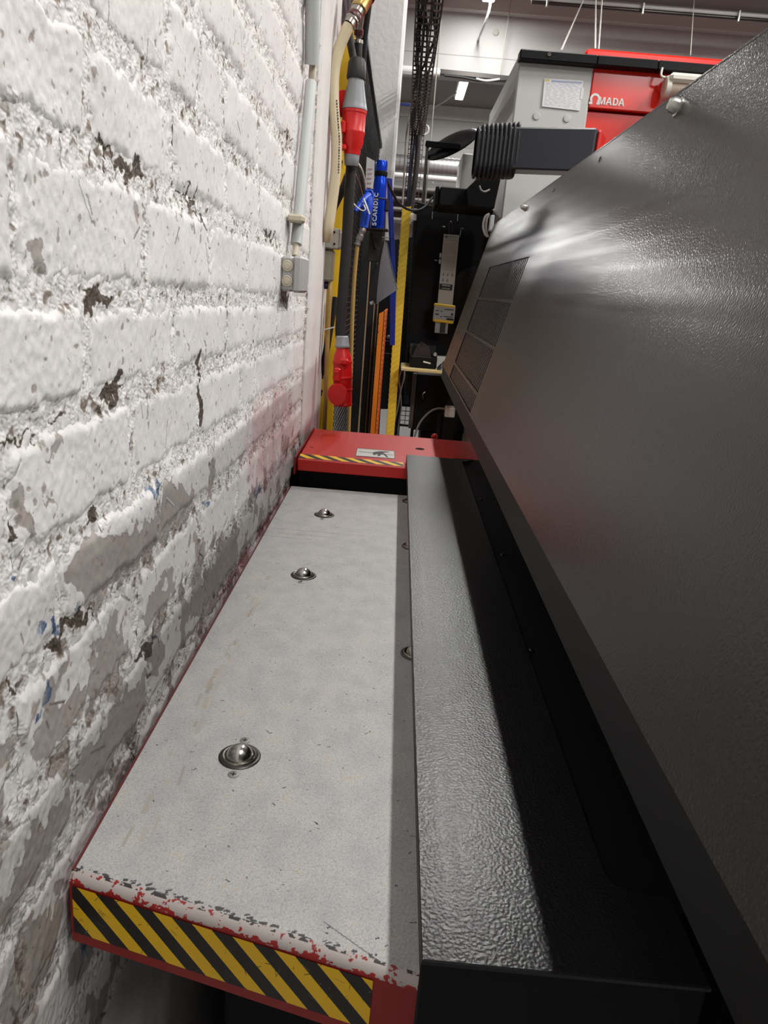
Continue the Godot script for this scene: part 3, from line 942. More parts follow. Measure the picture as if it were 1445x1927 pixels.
	for i in 6:
		if unit == null:
			unit = ball_unit(spots[0], names[0])
		else:
			copy(unit, spots[i], names[i])

func ball_unit(at: Vector3, label: String) -> Node3D:
	var o := thing("ball_unit", label, "ball caster", at, "ball units in the grey table")
	obj("ring", sh().lathe([Vector2(0.0182, 0), Vector2(0.0182, 0.0009), Vector2(0.0172, 0.0016), Vector2(0.0158, 0.0016), Vector2(0.0154, 0.0006)], 40), mats.dark_steel, o)
	obj("collar", sh().lathe([Vector2(0.0156, 0.0003), Vector2(0.0152, 0.0022), Vector2(0.0142, 0.0030), Vector2(0.0132, 0.0026), Vector2(0.0124, 0.0005)], 40), mats.steel_ring, o)
	var prof := []
	for k in 15:
		var a := -0.12 + k / 14.0 * (PI / 2 + 0.12)
		prof.append(Vector2(cos(a) * 0.0124, sin(a) * 0.0124 - 0.0010))
	obj("ball", sh().lathe(prof, 36), mats.steel, o)
	for q in [Vector3(-0.1078, 0.9, -0.5793), Vector3(-0.1077, 0.9, -0.5301)]:
		var s := obj("screw", sh().lathe([Vector2(0.0048, 0), Vector2(0.0047, 0.0004), Vector2(0.0042, 0.0006), Vector2(0, 0.0006)], 20, Transform3D(Basis(), q - Vector3(-0.1076, 0.9, -0.555))), mats.screw_grey, o)
		var x := sh()
		for k in 2:
			x.box(q - Vector3(-0.1076, 0.9, -0.555) + Vector3(0, 0.00055, 0), Vector3(0.0046, 0.0003, 0.0009) if k == 0 else Vector3(0.0009, 0.0003, 0.0046))
		obj("cross_slot", x, mats.slot_black, s)
	return o

# ---------------------------------------------------------------- black guard and red bracket

func flat(poly: Array) -> PackedVector2Array:
	var p := PackedVector2Array()
	for q in poly: p.append(Vector2(q.x, -q.y))
	return p

func guard() -> void:
	var root := thing("sheet_guard", "long textured black sheet metal guard running beside the grey table", "guard", Vector3(0.11, 0, -0.95))
	var up := Basis(Vector3.RIGHT, Vector3.FORWARD, Vector3.UP)
	var y := 0.970
	var cover := sh()
	cover.prism(flat([Vector2(0.0387, -0.3008), Vector2(0.1887, -0.2984), Vector2(0.1889, -0.3573), Vector2(0.1645, -0.3601), Vector2(0.1569, -0.3644), Vector2(0.1535, -0.3730), Vector2(0.1551, -1.5084), Vector2(0.1795, -1.5323), Vector2(0.0387, -1.5361)]), 0.003, Transform3D(up, Vector3(0, y, 0)), 0.0008)
	part("cover", cover, mats.black_hammer, root)
	part("side_lip", sh().span(Vector3(0.0387, y - 0.011, -1.536), Vector3(0.0405, y - 0.001, -0.3008), 0.0006), mats.black_satin, root)
	part("front_skirt", sh().span(Vector3(0.0389, 0.70, -0.3048), Vector3(0.1885, y - 0.0012, -0.3008), 0.001), mats.black_satin, root)
	part("base_cabinet", sh().span(Vector3(0.08, 0, -1.48), Vector3(0.336, 0.855, -0.31), 0.004), mats.black_matt, root)
	part("lower_panel", sh().span(Vector3(-0.13, 0, -1.46), Vector3(0.08, 0.853, -0.62), 0.004), mats.black_matt, root)
	part("mounting_rail", sh().span(Vector3(0.14, 0.958, -1.56), Vector3(0.335, y - 0.0045, -0.3580), 0.001), mats.black_satin, root)
	for q in [Vector3(0.1593, 0.9656, -0.6736), Vector3(0.1667, 0.9656, -0.9552), Vector3(0.1665, 0.9656, -1.2372), Vector3(0.1533, 0.9656, -0.4295)]:
		part("screw", sh().lathe([Vector2(0.0032, 0), Vector2(0.0030, 0.0012), Vector2(0.002, 0.002), Vector2(0, 0.002)], 12, Transform3D(Basis(), q)), mats.dark_steel, root)

func pictogram() -> StandardMaterial3D:
	var im := Image.create(300, 96, false, Image.FORMAT_RGB8)
	im.fill(Color(0.2, 0.19, 0.19))
	im.fill_rect(Rect2i(5, 5, 290, 86), Color(0.80, 0.79, 0.77))
	var ink := Color(0.09, 0.09, 0.1)
	paint_poly(im, [Vector2(20, 38), Vector2(130, 42), Vector2(285, 52), Vector2(285, 57), Vector2(130, 48), Vector2(20, 43)], ink)
	paint_poly(im, [Vector2(262, 12), Vector2(185, 18), Vector2(140, 32), Vector2(128, 44), Vector2(134, 70), Vector2(152, 66), Vector2(160, 56), Vector2(172, 62), Vector2(164, 78), Vector2(180, 80), Vector2(196, 58), Vector2(212, 56), Vector2(236, 86), Vector2(250, 84), Vector2(228, 48), Vector2(208, 36), Vector2(240, 26)], ink)
	return image_mat("pictogram_print", im, 0.4)

func bracket() -> void:
	var root := thing("red_bracket", "red painted steel bracket across the far end of the table with hazard tape", "bracket", Vector3(0.01, 0, -1.67))
	var up := Basis(Vector3.RIGHT, Vector3.FORWARD, Vector3.UP)
	var y := 0.955
	part("plate", sh().prism(flat([Vector2(-0.1845, -1.482), Vector2(0.235, -1.482), Vector2(0.235, -1.818), Vector2(-0.1885, -1.818)]), 0.004, Transform3D(up, Vector3(0, y, 0)), 0.0025), mats.red_paint, root)
	part("front_lip", sh().span(Vector3(-0.1845, y - 0.026, -1.486), Vector3(0.235, y - 0.0015, -1.4815), 0.0015), mats.red_paint, root)
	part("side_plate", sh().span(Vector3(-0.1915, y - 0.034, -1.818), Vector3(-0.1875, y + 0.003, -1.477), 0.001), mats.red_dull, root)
	part("inner_frame", sh().span(Vector3(-0.186, 0.0, -1.81), Vector3(0.23, y - 0.006, -1.505), 0.004), mats.black_matt, root)
	var tape := sh()
	tape.quad(Vector3(-0.1835, 0.9554, -1.4851), Vector3(0.0325, 0.9554, -1.4851), Vector3(0.0326, 0.9554, -1.5195), Vector3(-0.1843, 0.9554, -1.5246), Vector3.UP)
	part("hazard_tape", tape, image_mat("bracket_tape", hazard_image(640, 44, 106.0, 2.2, 8, 22), 0.45), root).set_meta("label", "worn yellow and black tape along the front")
	var st := sh()
	st.quad(Vector3(-0.07, 0.9556, -1.5443), Vector3(0.0153, 0.9556, -1.548), Vector3(0.0137, 0.9556, -1.6295), Vector3(-0.0711, 0.9556, -1.6273), Vector3.UP)
	part("warning_sticker", st, pictogram(), root).set_meta("label", "white crushed hand pictogram sticker")
	part("hole_plug", sh().lathe([Vector2(0.0105, -0.001), Vector2(0.0105, 0.0006), Vector2(0.0095, 0.0008), Vector2(0.0088, 0.0002), Vector2(0, 0.0002)], 24, Transform3D(Basis(), Vector3(0.0716, 0.955, -1.676))), mats.slot_black, root)
	for q in [Vector3(-0.1663, 0.955, -1.7899), Vector3(-0.1685, 0.955, -1.5965)]:
		var s := part("screw", sh().lathe([Vector2(0.0045, -0.0005), Vector2(0.0044, 0.0004), Vector2(0.0035, 0.0006), Vector2(0, 0.0006)], 16, Transform3D(Basis(), q)), mats.red_paint, root)
		obj("slot", sh().box(q + Vector3(0, 0.0006, 0), Vector3(0.0085, 0.0004, 0.0016)), mats.slot_black, s)
	var kn := thing("control_lever", "small red ball lever on a rod behind the red bracket", "knob", Vector3(0.1201, 0.9292, -1.98))
	var c := Vector3(0.1201, 0.9292, -1.98)
	var prof := []
	for k in 13:
		var a := -PI / 2 + PI * k / 12.0
		prof.append(Vector2(maxf(cos(a) * 0.009, 0.0), sin(a) * 0.009))
	part("ball", sh().lathe(prof, 20, Transform3D(Basis(), c)), mats.plug_red, kn)
	part("rod", sh().tube([c, c + Vector3(0.004, -c.y, 0)], 0.004, 8), mats.dark_steel, kn)

# ---------------------------------------------------------------- the big sloping hood on the right

func hp(z: float, u: float, o := 0.0) -> Vector3:   # a point on the sloping face: z along the aisle, u up the slope, o out of it
	var q := Vector3(0.135 + 0.249 * u - 0.9685 * o, -0.197 + 0.9685 * u + 0.249 * o, z)
	return Vector3(0, 1.30, 0) + q * 0.9565

func hood() -> void:
	var root := thing("machine_hood", "large dark grey sloping machine hood with a slotted vent on the right", "machine cover", Vector3(0.6, 0, -0.9))
	var out := Vector3(-0.9685, 0.249, 0)
	var Z0 := -0.05
	var Z1 := -2.165
	var U := 0.4017
	var rows := [[0.0035, 0.034], [0.0405, 0.1165], [0.1225, 0.1975], [0.2035, 0.2755]]
	var zn := -1.283
	var zf := -1.862
	var face := sh()
	var us := [0.0]
	for r in rows: us += r
	us.append(U)
	var quad := func(za: float, zb: float, ua: float, ub: float) -> void:
		face.face(hp(za, ua), hp(zb, ua), hp(zb, ub), hp(za, ub), out)
	for i in us.size() - 1:
		quad.call(Z0, zn, us[i], us[i + 1])
		quad.call(zf, Z1, us[i], us[i + 1])
		if i % 2 == 0:
			quad.call(zn, zf, us[i], us[i + 1])
	part("sloping_panel", face, mats.hood_grey, root)
	var back := sh()
	back.face(hp(zn + 0.02, -0.01, -0.02), hp(zf - 0.02, -0.01, -0.02), hp(zf - 0.02, 0.29, -0.02), hp(zn + 0.02, 0.29, -0.02), out)
	part("vent_backing", back, mats.slot_black, root)
	var n := 28
	var pitch := (zn - zf) / n
	for r in rows:
		var bar := sh()
		bar.box(Vector3.ZERO, Vector3(0.003, (r[1] - r[0]) * 0.9565, pitch * 0.54 * 0.9565), 0.0004, Basis(out, Vector3(0.249, 0.9685, 0), out.cross(Vector3(0.249, 0.9685, 0))))
		var bm := bar.mesh()
		for k in n:
			var s := obj("slat", bm, mats.hood_grey, root)
			s.position = hp(zn - pitch * (k + 0.62), (r[0] + r[1]) * 0.5, -0.0032) - root.position
	# folded edges: top flange, lower flange, far return
	var fl := sh()
	fl.box(hp((Z0 + Z1) / 2, U - 0.001, -0.0012), Vector3(0.0026, 0.003, (Z0 - Z1) * 0.9565), 0.0008, Basis(out, Vector3(0.249, 0.9685, 0), out.cross(Vector3(0.249, 0.9685, 0))))
	fl.face(hp(Z0, U), hp(Z1, U), hp(Z1, U) + Vector3(0.5, 0, 0), hp(Z0, U) + Vector3(0.5, 0, 0), Vector3.UP)
	part("top_flange", fl, mats.hood_grey, root)
	var lo := sh()
	lo.face(hp(Z0, 0), hp(Z1, 0), hp(Z1, 0) + Vector3(0, -0.033, 0), hp(Z0, 0) + Vector3(0, -0.033, 0), Vector3.LEFT)
	lo.face(hp(Z0, 0) + Vector3(0, -0.033, 0), hp(Z1, 0) + Vector3(0, -0.033, 0), hp(Z1, 0) + Vector3(0.3, -0.033, 0), hp(Z0, 0) + Vector3(0.3, -0.033, 0), Vector3.DOWN)
	part("lower_flange", lo, mats.black_satin, root)
	var cap := sh()
	cap.face(hp(Z1, 0), hp(Z1, U), hp(Z1, U) + Vector3(0.4, 0, 0), hp(Z1, 0) + Vector3(0.5, 0, 0), Vector3.FORWARD)
	cap.face(hp(Z1, 0), hp(Z1, 0) + Vector3(0, -0.033, 0), hp(Z1, 0) + Vector3(0.5, -0.033, 0), hp(Z1, 0) + Vector3(0.5, 0, 0), Vector3.FORWARD)
	part("end_plate", cap, mats.hood_grey, root)
	part("body", sh().span(Vector3(0.34, 0, -2.02), Vector3(1.3, 1.065, -0.06), 0.004), mats.black_satin, root)
	for b in [[Vector2(-0.7325, 0.3826), 0.0085], [Vector2(-1.5744, 0.3844), 0.0075]]:
		var at := hp(b[0].x, b[0].y)
		var t := frame(at, out, Vector3.BACK)
		var r: float = b[1]
		var bolt := part("bolt", sh().lathe([Vector2(r, -0.001), Vector2(r, 0.0015), Vector2(r * 0.8, 0.002), Vector2(r * 0.75, 0.007), Vector2(r * 0.55, 0.0095), Vector2(0, 0.0105)], 6, t), mats.zinc, root)
		bolt.set_meta("label", "dull domed bolt near the upper edge")
	for h in [[Vector2(-1.0085, 0.3836), 0.006, 0.003], [Vector2(-1.294, 0.3826), 0.0055, 0.003], [Vector2(-1.9157, 0.3978), 0.005, 0.0025]]:
		part("slot_hole", sh().box(hp(h[0].x, h[0].y, 0.0001), Vector3(0.0004, h[1], h[2]), 0.0, Basis(out, Vector3(0.249, 0.9685, 0), out.cross(Vector3(0.249, 0.9685, 0)))), mats.slot_black, root)

# ---------------------------------------------------------------- the press behind the hood

func press_machine() -> void:
	var root := thing("punching_press", "tall grey and red press with white lettering behind the sloping hood", "machine", Vector3(1.2, 0, -4.2))
	var x0 := 0.42
	var x1 := 0.7421
	var yt := 2.3181
	part("grey_body", sh().span(Vector3(x0, 0, -4.75), Vector3(x1 - 0.001, yt - 0.004, -3.6), 0.006), mats.press_grey, root)
	part("side_housing", sh().span(Vector3(0.287, 0, -5.1), Vector3(x0, 2.0877, -4.70), 0.006), mats.press_grey, root)
	var ys := 2.1224
	part("red_front", sh().span(Vector3(x1, ys, -4.6), Vector3(3.4, yt - 0.006, -3.6), 0.004), mats.red_gloss, root)
	part("red_base", sh().span(Vector3(x1, 0, -4.6), Vector3(3.4, ys - 0.006, -3.63), 0.004), mats.red_gloss, root)
	part("red_back", sh().prism(PackedVector2Array([Vector2(0.8758, 2.5608), Vector2(0.8707, 2.593), Vector2(0.8799, 2.6061), Vector2(0.9076, 2.6106), Vector2(3.2, 2.6106), Vector2(3.2, 2.5559)]), 0.3, Transform3D(Basis(), Vector3(0, 0, -4.5)), 0.01), mats.red_gloss, root)
	for s in [[0.4159, 0.7399], [0.7421, 0.9971], [0.9993, 3.3]]:
		part("top_trim", sh().span(Vector3(s[0] - 0.002, 2.2734, -3.62), Vector3(s[1], 2.3107, -3.545), 0.004), mats.black_satin, root)
	part("trim_bolt", sh().lathe([Vector2(0.008, 0), Vector2(0.008, 0.004), Vector2(0.004, 0.005), Vector2(0, 0.003)], 12, frame(Vector3(0.5348, 2.2957, -3.545), Vector3.BACK)), mats.dark_steel, root)
	for q in [Vector3(0.5228, 2.0722, -3.6), Vector3(0.6553, 2.0727, -3.6)]:
		part("round_plug", sh().lathe([Vector2(0.0155, 0), Vector2(0.0155, 0.003), Vector2(0.0135, 0.005), Vector2(0, 0.0055)], 24, frame(q, Vector3.BACK)), mats.press_grey, root)
	# lettering: a horseshoe-shaped capital and four small capitals
	var c := Vector3(0.7643, 2.1583, -3.598)
	var k := 0.0215
	var lt := sh()
	var ring := PackedVector2Array()
	for i in 21:
		var a := -0.22 * PI + i / 20.0 * 1.44 * PI
		ring.append(Vector2(cos(a), sin(a)) * k)
	for i in 21:
		var a := 1.22 * PI - i / 20.0 * 1.44 * PI
		ring.append(Vector2(cos(a), sin(a)) * k * 0.58)
	lt.prism(ring, 0.0015, Transform3D(Basis(), c), 0.0)
	lt.span(c + Vector3(-k * 1.08, -k * 1.02, -0.0015), c + Vector3(-k * 0.42, -k * 0.58, 0))
	lt.span(c + Vector3(k * 0.42, -k * 1.02, -0.0015), c + Vector3(k * 1.08, -k * 0.58, 0))
	part("lettering", lt, mats.white_plastic, root)
	lettering("MADA", 0.029, mats.white_plastic, root, Transform3D(Basis(), Vector3(0.8345, 2.1522, -3.598) - root.position), 0.002, true, "lettering", 1.0)
	# caged work light on the red front
	var lamp := thing("work_light", "pale work light with a clear tube cover on the red machine front", "lamp", Vector3(1.1098, 2.2179, -3.5))
	part("housing", sh().span(Vector3(1.0365, 2.2179, -3.599), Vector3(1.0365 + 0.62, 2.2548, -3.48), 0.012), mats.lamp_shell, lamp)
	var cover := mat("clear_cover", Color(0.85, 0.8, 0.72, 0.45), 0.3)
	cover.transparency = BaseMaterial3D.TRANSPARENCY_ALPHA
	part("tube_cover", sh().tube([Vector3(1.0402, 2.2022, -3.53), Vector3(1.0402 + 0.6, 2.2022, -3.53)], 0.035, 16), cover, lamp)
	part("end_cap", sh().tube([Vector3(1.0315, 2.2061, -3.53), Vector3(1.0315 + 0.02, 2.2061, -3.53)], 0.042, 16), mats.lamp_shell, lamp)
	part("feed_cable", sh().tube(smooth([Vector3(1.0136, 2.2801, -3.54), Vector3(1.0115, 2.2496, -3.53), Vector3(1.0306, 2.2431, -3.53), Vector3(1.0516, 2.2506, -3.53)]), 0.005, 8), mats.lamp_shell, lamp)
	# notes taped to the grey body
	var im := Image.create(220, 170, false, Image.FORMAT_RGB8)
	im.fill(Color(0.86, 0.86, 0.87))
	var g := RandomNumberGenerator.new()
	g.seed = 9
	im.fill_rect(Rect2i(40, 8, 172, 12), Color(0.62, 0.66, 0.76))
	im.fill_rect(Rect2i(6, 4, 22, 14), Color(0.85, 0.75, 0.4))
	for y in range(26, 160, 6):
		var x := 12
		while x < 190:
			var l := g.randi_range(8, 34)
			im.fill_rect(Rect2i(x, y, mini(l, 205 - x), 2), Color(0.68, 0.68, 0.70) if y > 40 else Color(0.6, 0.64, 0.72))
			x += l + g.randi_range(4, 22)
	var nt := thing("taped_note", "white printed sheet taped to the grey upper machine body", "paper", Vector3(0.6214, 2.1639, -3.597))
	var pf := sh()
	pf.quad(Vector3(0.5396, 2.1107, -3.594), Vector3(0.7057, 2.1065, -3.594), Vector3(0.7025, 2.2224, -3.594), Vector3(0.5357, 2.2192, -3.594), Vector3.BACK)
	pf.quad(Vector3(0.5399, 2.1113, -3.5965), Vector3(0.7062, 2.1071, -3.5965), Vector3(0.703, 2.2231, -3.5965), Vector3(0.5361, 2.2199, -3.5965), Vector3.FORWARD)
	part("sheet", pf, image_mat("note_print", im, 0.6), nt)
	part("folded_corner", sh().box(Vector3(0.7042, 2.1733, -3.593), Vector3(0.012, 0.045, 0.001)), mats.paper, nt)
	# slate arm with its bellows
	var arm := thing("slate_arm", "dark slate box arm joined to the black ribbed bellows", "machine arm", Vector3(0.5452, 1.8664, -3.2))
	var a0 := Vector3(0.3728, 1.8571, -3.2)
	var a1 := Vector3(0.6863, 1.8521, -3.07)
	part("beam", sh().bar(a0, a1, 0.148, 0.12, 0.006, Vector3.UP), mats.arm_slate, arm)
	part("red_end", sh().bar(a1 + (a1 - a0).normalized() * 0.001, a1 + (a1 - a0).normalized() * 0.017, 0.138, 0.11, 0.008, Vector3.UP), mats.red_paint, arm)
	var bel := thing("bellows", "black ribbed rubber bellows at the end of the slate arm", "bellows", Vector3(0.3211, 1.8513, -3.2))
	var b0 := Vector3(0.2407, 1.8395, -3.2)
	var b1 := Vector3(0.3914, 1.8585, -3.2)
	var ax := (b1 - b0).normalized()
	var bz := ax.cross(Vector3.UP).normalized()
	for i in 10:
		var t := i / 9.0
		var w := 0.155 if i > 0 else 0.14
		var h := 0.198 if i > 0 else 0.184
		var at := b0.lerp(b1, t)
		part("rib", sh().prism(rounded(w, h, 0.055, 6), 0.0095, Transform3D(Basis(bz, Vector3.UP, bz.cross(Vector3.UP)), at), 0.004), mats.bellows_grey, bel)
	part("inner_sleeve", sh().prism(rounded(0.125, 0.165, 0.04, 4), b0.distance_to(b1), Transform3D(Basis(bz, Vector3.UP, bz.cross(Vector3.UP)), b0 if bz.cross(Vector3.UP).dot(ax) < 0 else b1), 0.002), mats.black_rubber, bel)
	var br := thing("black_housing", "black machine housing under the bellows above the labelled panel", "machine housing", Vector3(0.23, 1.7134, -3.5))
	part("front_box", sh().span(Vector3(0.112, 1.6712, -3.8), Vector3(0.1282, 1.7504, -3.52), 0.004), mats.black_satin, br)
	part("lid_box", sh().span(Vector3(0.1305, 1.6712, -3.8), Vector3(0.357, 1.7479, -3.5), 0.004), mats.black_satin, br)
	part("gusset", sh().prism(PackedVector2Array([Vector2(0.2394, 1.7382), Vector2(0.3004, 1.8038), Vector2(0.3839, 1.8102), Vector2(0.369, 1.6715), Vector2(0.2538, 1.6712)]), 0.2, Transform3D(Basis(), Vector3(0, 0, -3.45)), 0.003), mats.black_satin, br)
	part("cable_loop", sh().tube(smooth([Vector3(0.2921, 1.7511, -3.42), Vector3(0.2999, 1.7338, -3.41), Vector3(0.3164, 1.7288, -3.41), Vector3(0.3366, 1.7399, -3.42)]), 0.004, 8), mats.cable_grey, br)

# ---------------------------------------------------------------- fittings on the end of the brick wall

func wall_fittings() -> void:
	var cd := thing("conduit_pipe", "grey plastic conduit running up the end of the white brick wall", "conduit", Vector3(-0.185, 1.4987, -1.3666))
	part("upper_tube", sh().tube([Vector3(-0.186, 1.9557, -1.3532), Vector3(-0.186, 1.6576, -1.4327)], 0.0125, 16), mats.conduit_grey, cd)
	part("lower_tube", sh().tube([Vector3(-0.186, 1.6317, -1.4362), Vector3(-0.186, 1.3611, -1.3371)], 0.0098, 16), mats.conduit_grey, cd)
	part("bare_cable", sh().tube([Vector3(-0.186, 1.6655, -1.441), Vector3(-0.186, 1.6288, -1.4414)], 0.0056, 10), mats.beige_cable, cd)
	part("bare_cable", sh().tube([Vector3(-0.186, 1.3655, -1.339), Vector3(-0.186, 1.3417, -1.327)], 0.0056, 10), mats.beige_cable, cd)
	var cl := Vector3(-0.186, 1.401, -1.3272)
	part("clip", sh().box(cl, Vector3(0.026, 0.0125, 0.034), 0.003), mats.beige_cable, cd)
	var jb := thing("junction_box", "grey cable junction box at the foot of the conduit on the brick wall", "junction box", Vector3(-0.19, 1.3127, -1.3193))
	var zb := -1.27
	var yt := 1.3401
	var yb := 1.2837
	part("base", sh().span(Vector3(-0.2, yb, zb - 0.088), Vector3(-0.1815, yt, zb), 0.004), mats.box_grey, jb)
	part("lid", sh().span(Vector3(-0.1815, yb - 0.001, zb - 0.0885), Vector3(-0.1655, yt + 0.001, zb + 0.0005), 0.004), mats.box_grey, jb)
	for y in [0.29, 0.71]:
		part("cable_grommet", sh().lathe([Vector2(0.0088, 0), Vector2(0.0088, 0.001), Vector2(0.0075, 0.002), Vector2(0.006, 0.0013), Vector2(0.005, 0.0026), Vector2(0, 0.003)], 24, frame(Vector3(-0.1895, lerpf(yb, yt, y), zb), Vector3.BACK)), mats.beige_cable, jb)
	# yellow post with keyhole slots
	var post := thing("yellow_post", "yellow perforated steel post beside the end of the white wall", "post", Vector3(-0.1875, 0, -2.05))
	var px0 := -0.211
	var px1 := -0.1611
	part("face_plate", sh().span(Vector3(px0, 0, -2.05), Vector3(px1, 1.897, -2.034), 0.002), mats.yellow_paint, post)
	part("side_flange", sh().span(Vector3(px0, 0, -2.12), Vector3(px0 + 0.004, 1.897, -2.05), 0.001), mats.yellow_paint, post)
	for q in [Vector3(-0.196, 1.0632, -2.033), Vector3(-0.1971, 1.0168, -2.033), Vector3(-0.1821, 1.6307, -2.033), Vector3(-0.1785, 1.5944, -2.033)]:
		part("keyhole", sh().lathe([Vector2(0.0042, 0), Vector2(0.0042, 0.0012), Vector2(0, 0.0012)], 14, frame(q + Vector3(0, 0.003, 0), Vector3.BACK)).box(q + Vector3(0, -0.005, 0.0007), Vector3(0.0045, 0.010, 0.001)), mats.slot_black, post)
	# air filter block
	var fr := thing("air_filter", "grey pneumatic filter block with a metal bowl below the clear hose", "air filter", Vector3(-0.1872, 1.3706, -1.95))
	part("block", sh().span(Vector3(-0.2151, 1.385, -1.98), Vector3(-0.1629, 1.4333, -1.93), 0.003), mats.alu_block, fr)
	part("side_block", sh().span(Vector3(-0.1771, 1.3885, -1.99), Vector3(-0.1602, 1.4276, -1.95), 0.003), mats.alu_block, fr)
	for q in [Vector3(-0.2064, 1.4212, -1.928), Vector3(-0.1765, 1.4235, -1.928), Vector3(-0.2062, 1.3954, -1.928), Vector3(-0.1749, 1.3966, -1.928)]:
		part("screw_hole", sh().lathe([Vector2(0.0028, 0), Vector2(0.0028, 0.0008), Vector2(0, 0.0008)], 10, frame(q, Vector3.BACK)), mats.slot_black, fr)
	part("bowl", sh().span(Vector3(-0.2109, 1.3068, -1.98), Vector3(-0.1751, 1.3836, -1.94), 0.005), mats.alu_bowl, fr)
	part("drain_valve", sh().lathe([Vector2(0, -0.012), Vector2(0.006, -0.011), Vector2(0.009, -0.004), Vector2(0.0055, 0.004), Vector2(0.0055, 0.012)], 12, frame(Vector3(-0.1935, 1.3002, -1.96), Vector3.UP)), mats.blue_dark, fr)
	part("regulator", sh().span(Vector3(-0.2144, 1.432, -2), Vector3(-0.1925, 1.491, -1.96), 0.003), mats.black_satin, fr)
	# hoses
	var hs := thing("clear_hose", "thick pale translucent hose curving down from brass couplings to the filter", "hose", Vector3(-0.1882, 1.6382, -1.9))
	part("hose", sh().tube(smooth([Vector3(-0.1633, 1.8486, -1.86), Vector3(-0.1704, 1.8317, -1.86), Vector3(-0.1835, 1.7967, -1.86), Vector3(-0.1907, 1.7491, -1.86), Vector3(-0.1874, 1.6853, -1.86), Vector3(-0.1775, 1.6206, -1.86), Vector3(-0.1746, 1.5539, -1.86), Vector3(-0.1792, 1.485, -1.86), Vector3(-0.1845, 1.4263, -1.86), Vector3(-0.1902, 1.4035, -1.88)], 8), 0.0125, 16), mats.hose_beige, hs)
	var prt := sh()
	var rg := RandomNumberGenerator.new()
	rg.seed = 3
	for k in 26:
		var q: Vector3 = [Vector3(-0.1802, 1.6937, -1.8465), Vector3(-0.1696, 1.6188, -1.8465), Vector3(-0.1669, 1.5357, -1.8465)][0].lerp(Vector3(-0.1691, 1.6166, -1.8465), k / 13.0) if k < 13 else Vector3(-0.1691, 1.6166, -1.8465).lerp(Vector3(-0.1666, 1.5413, -1.8465), (k - 13) / 13.0)
		prt.box(q, Vector3(0.0026, 0.0022 + rg.randf() * 0.0035, 0.0006))
	part("printed_marks", prt, mats.ink, hs)
	var ht := thing("tan_hose", "tan air hose hanging down in front of the yellow post below the filter", "hose", Vector3(-0.183, 1.1089, -1.95))
	part("hose", sh().tube(smooth([Vector3(-0.1833, 1.31, -1.96), Vector3(-0.1806, 1.2688, -1.95), Vector3(-0.1808, 1.1899, -1.95), Vector3(-0.1787, 1.0819, -1.95), Vector3(-0.1758, 0.9561, -1.95), Vector3(-0.1746, 0.8841, -1.95)]), 0.0058, 12), mats.hose_tan, ht)
	for q in [Vector3(-0.1793, 1.1918, -1.94)]:
		part("cable_tie", sh().bar(Vector3(-0.1881, 1.189, -1.942), Vector3(-0.1538, 1.201, -1.93), 0.003, 0.0045, 0.001, Vector3.UP).box(Vector3(-0.1473, 1.2054, -1.93), Vector3(0.010, 0.011, 0.008), 0.002), mats.white_plastic, ht)
	var bf := thing("hose_coupling", "brass and steel hose couplings with a blue valve at the top of the fence", "coupling", Vector3(-0.1552, 1.8831, -1.9))
	var bd := (Vector3(-0.1316, 1.9187, -1.9) - Vector3(-0.1633, 1.8486, -1.86)).normalized()
	var bo := Vector3(-0.1633, 1.8486, -1.86)
	part("steel_nut", sh().lathe([Vector2(0.0135, -0.004), Vector2(0.0135, 0.008), Vector2(0.016, 0.010), Vector2(0.016, 0.014), Vector2(0.014, 0.017)], 20, frame(bo, bd)), mats.steel_ring, bf)
	part("red_band", sh().lathe([Vector2(0.0155, 0.017), Vector2(0.016, 0.020), Vector2(0.016, 0.027), Vector2(0.0145, 0.029)], 20, frame(bo, bd)), mat("wine_band", Color(0.32, 0.13, 0.15), 0.4), bf)
	part("collar", sh().lathe([Vector2(0.0135, 0.029), Vector2(0.0155, 0.031), Vector2(0.0155, 0.042), Vector2(0.012, 0.045)], 20, frame(bo, bd)), mats.steel_ring, bf)
	part("brass_body", sh().lathe([Vector2(0.016, 0.043), Vector2(0.0185, 0.046), Vector2(0.0175, 0.075), Vector2(0.0185, 0.078), Vector2(0.014, 0.084)], 20, frame(bo, bd)), mats.brass, bf)
	part("valve", sh().lathe([Vector2(0.015, 0.080), Vector2(0.02, 0.083), Vector2(0.02, 0.115), Vector2(0.012, 0.12)], 20, frame(bo, bd)), mats.blue_dark, bf)
	var dn := thing("black_hose", "black rubber hose with a red banded steel coupling behind the clear hose", "hose", Vector3(-0.1504, 1.8401, -1.95))
	part("hose", sh().tube(smooth([Vector3(-0.1493, 1.8437, -1.97), Vector3(-0.1484, 1.813, -1.97), Vector3(-0.143, 1.7737, -1.99), Vector3(-0.1367, 1.7351, -2.02)]), 0.0105, 14), mats.cable_black, dn)
	part("coupling", sh().tube([Vector3(-0.1451, 1.9047, -1.95), Vector3(-0.1495, 1.8733, -1.96), Vector3(-0.1496, 1.8567, -1.97)], 0.0095, 16), mats.steel_ring, dn)
	part("red_band", sh().tube([Vector3(-0.1493, 1.8701, -1.96), Vector3(-0.1495, 1.8597, -1.965)], 0.0112, 16), mat("wine_band"), dn)
	part("end_ring", sh().tube([Vector3(-0.1494, 1.8502, -1.97), Vector3(-0.1492, 1.8426, -1.97)], 0.0114, 16), mats.steel_ring, dn)
	var pc := thing("riser_pipe", "dark pipe rising behind the hose couplings", "pipe", Vector3(-0.1415, 1.9294, -2.1))
	part("pipe", sh().tube([Vector3(-0.1356, 2.0092, -2.1), Vector3(-0.1443, 1.8946, -2.1), Vector3(-0.1447, 1.7884, -2.1)], 0.008, 12), mats.black_satin, pc)
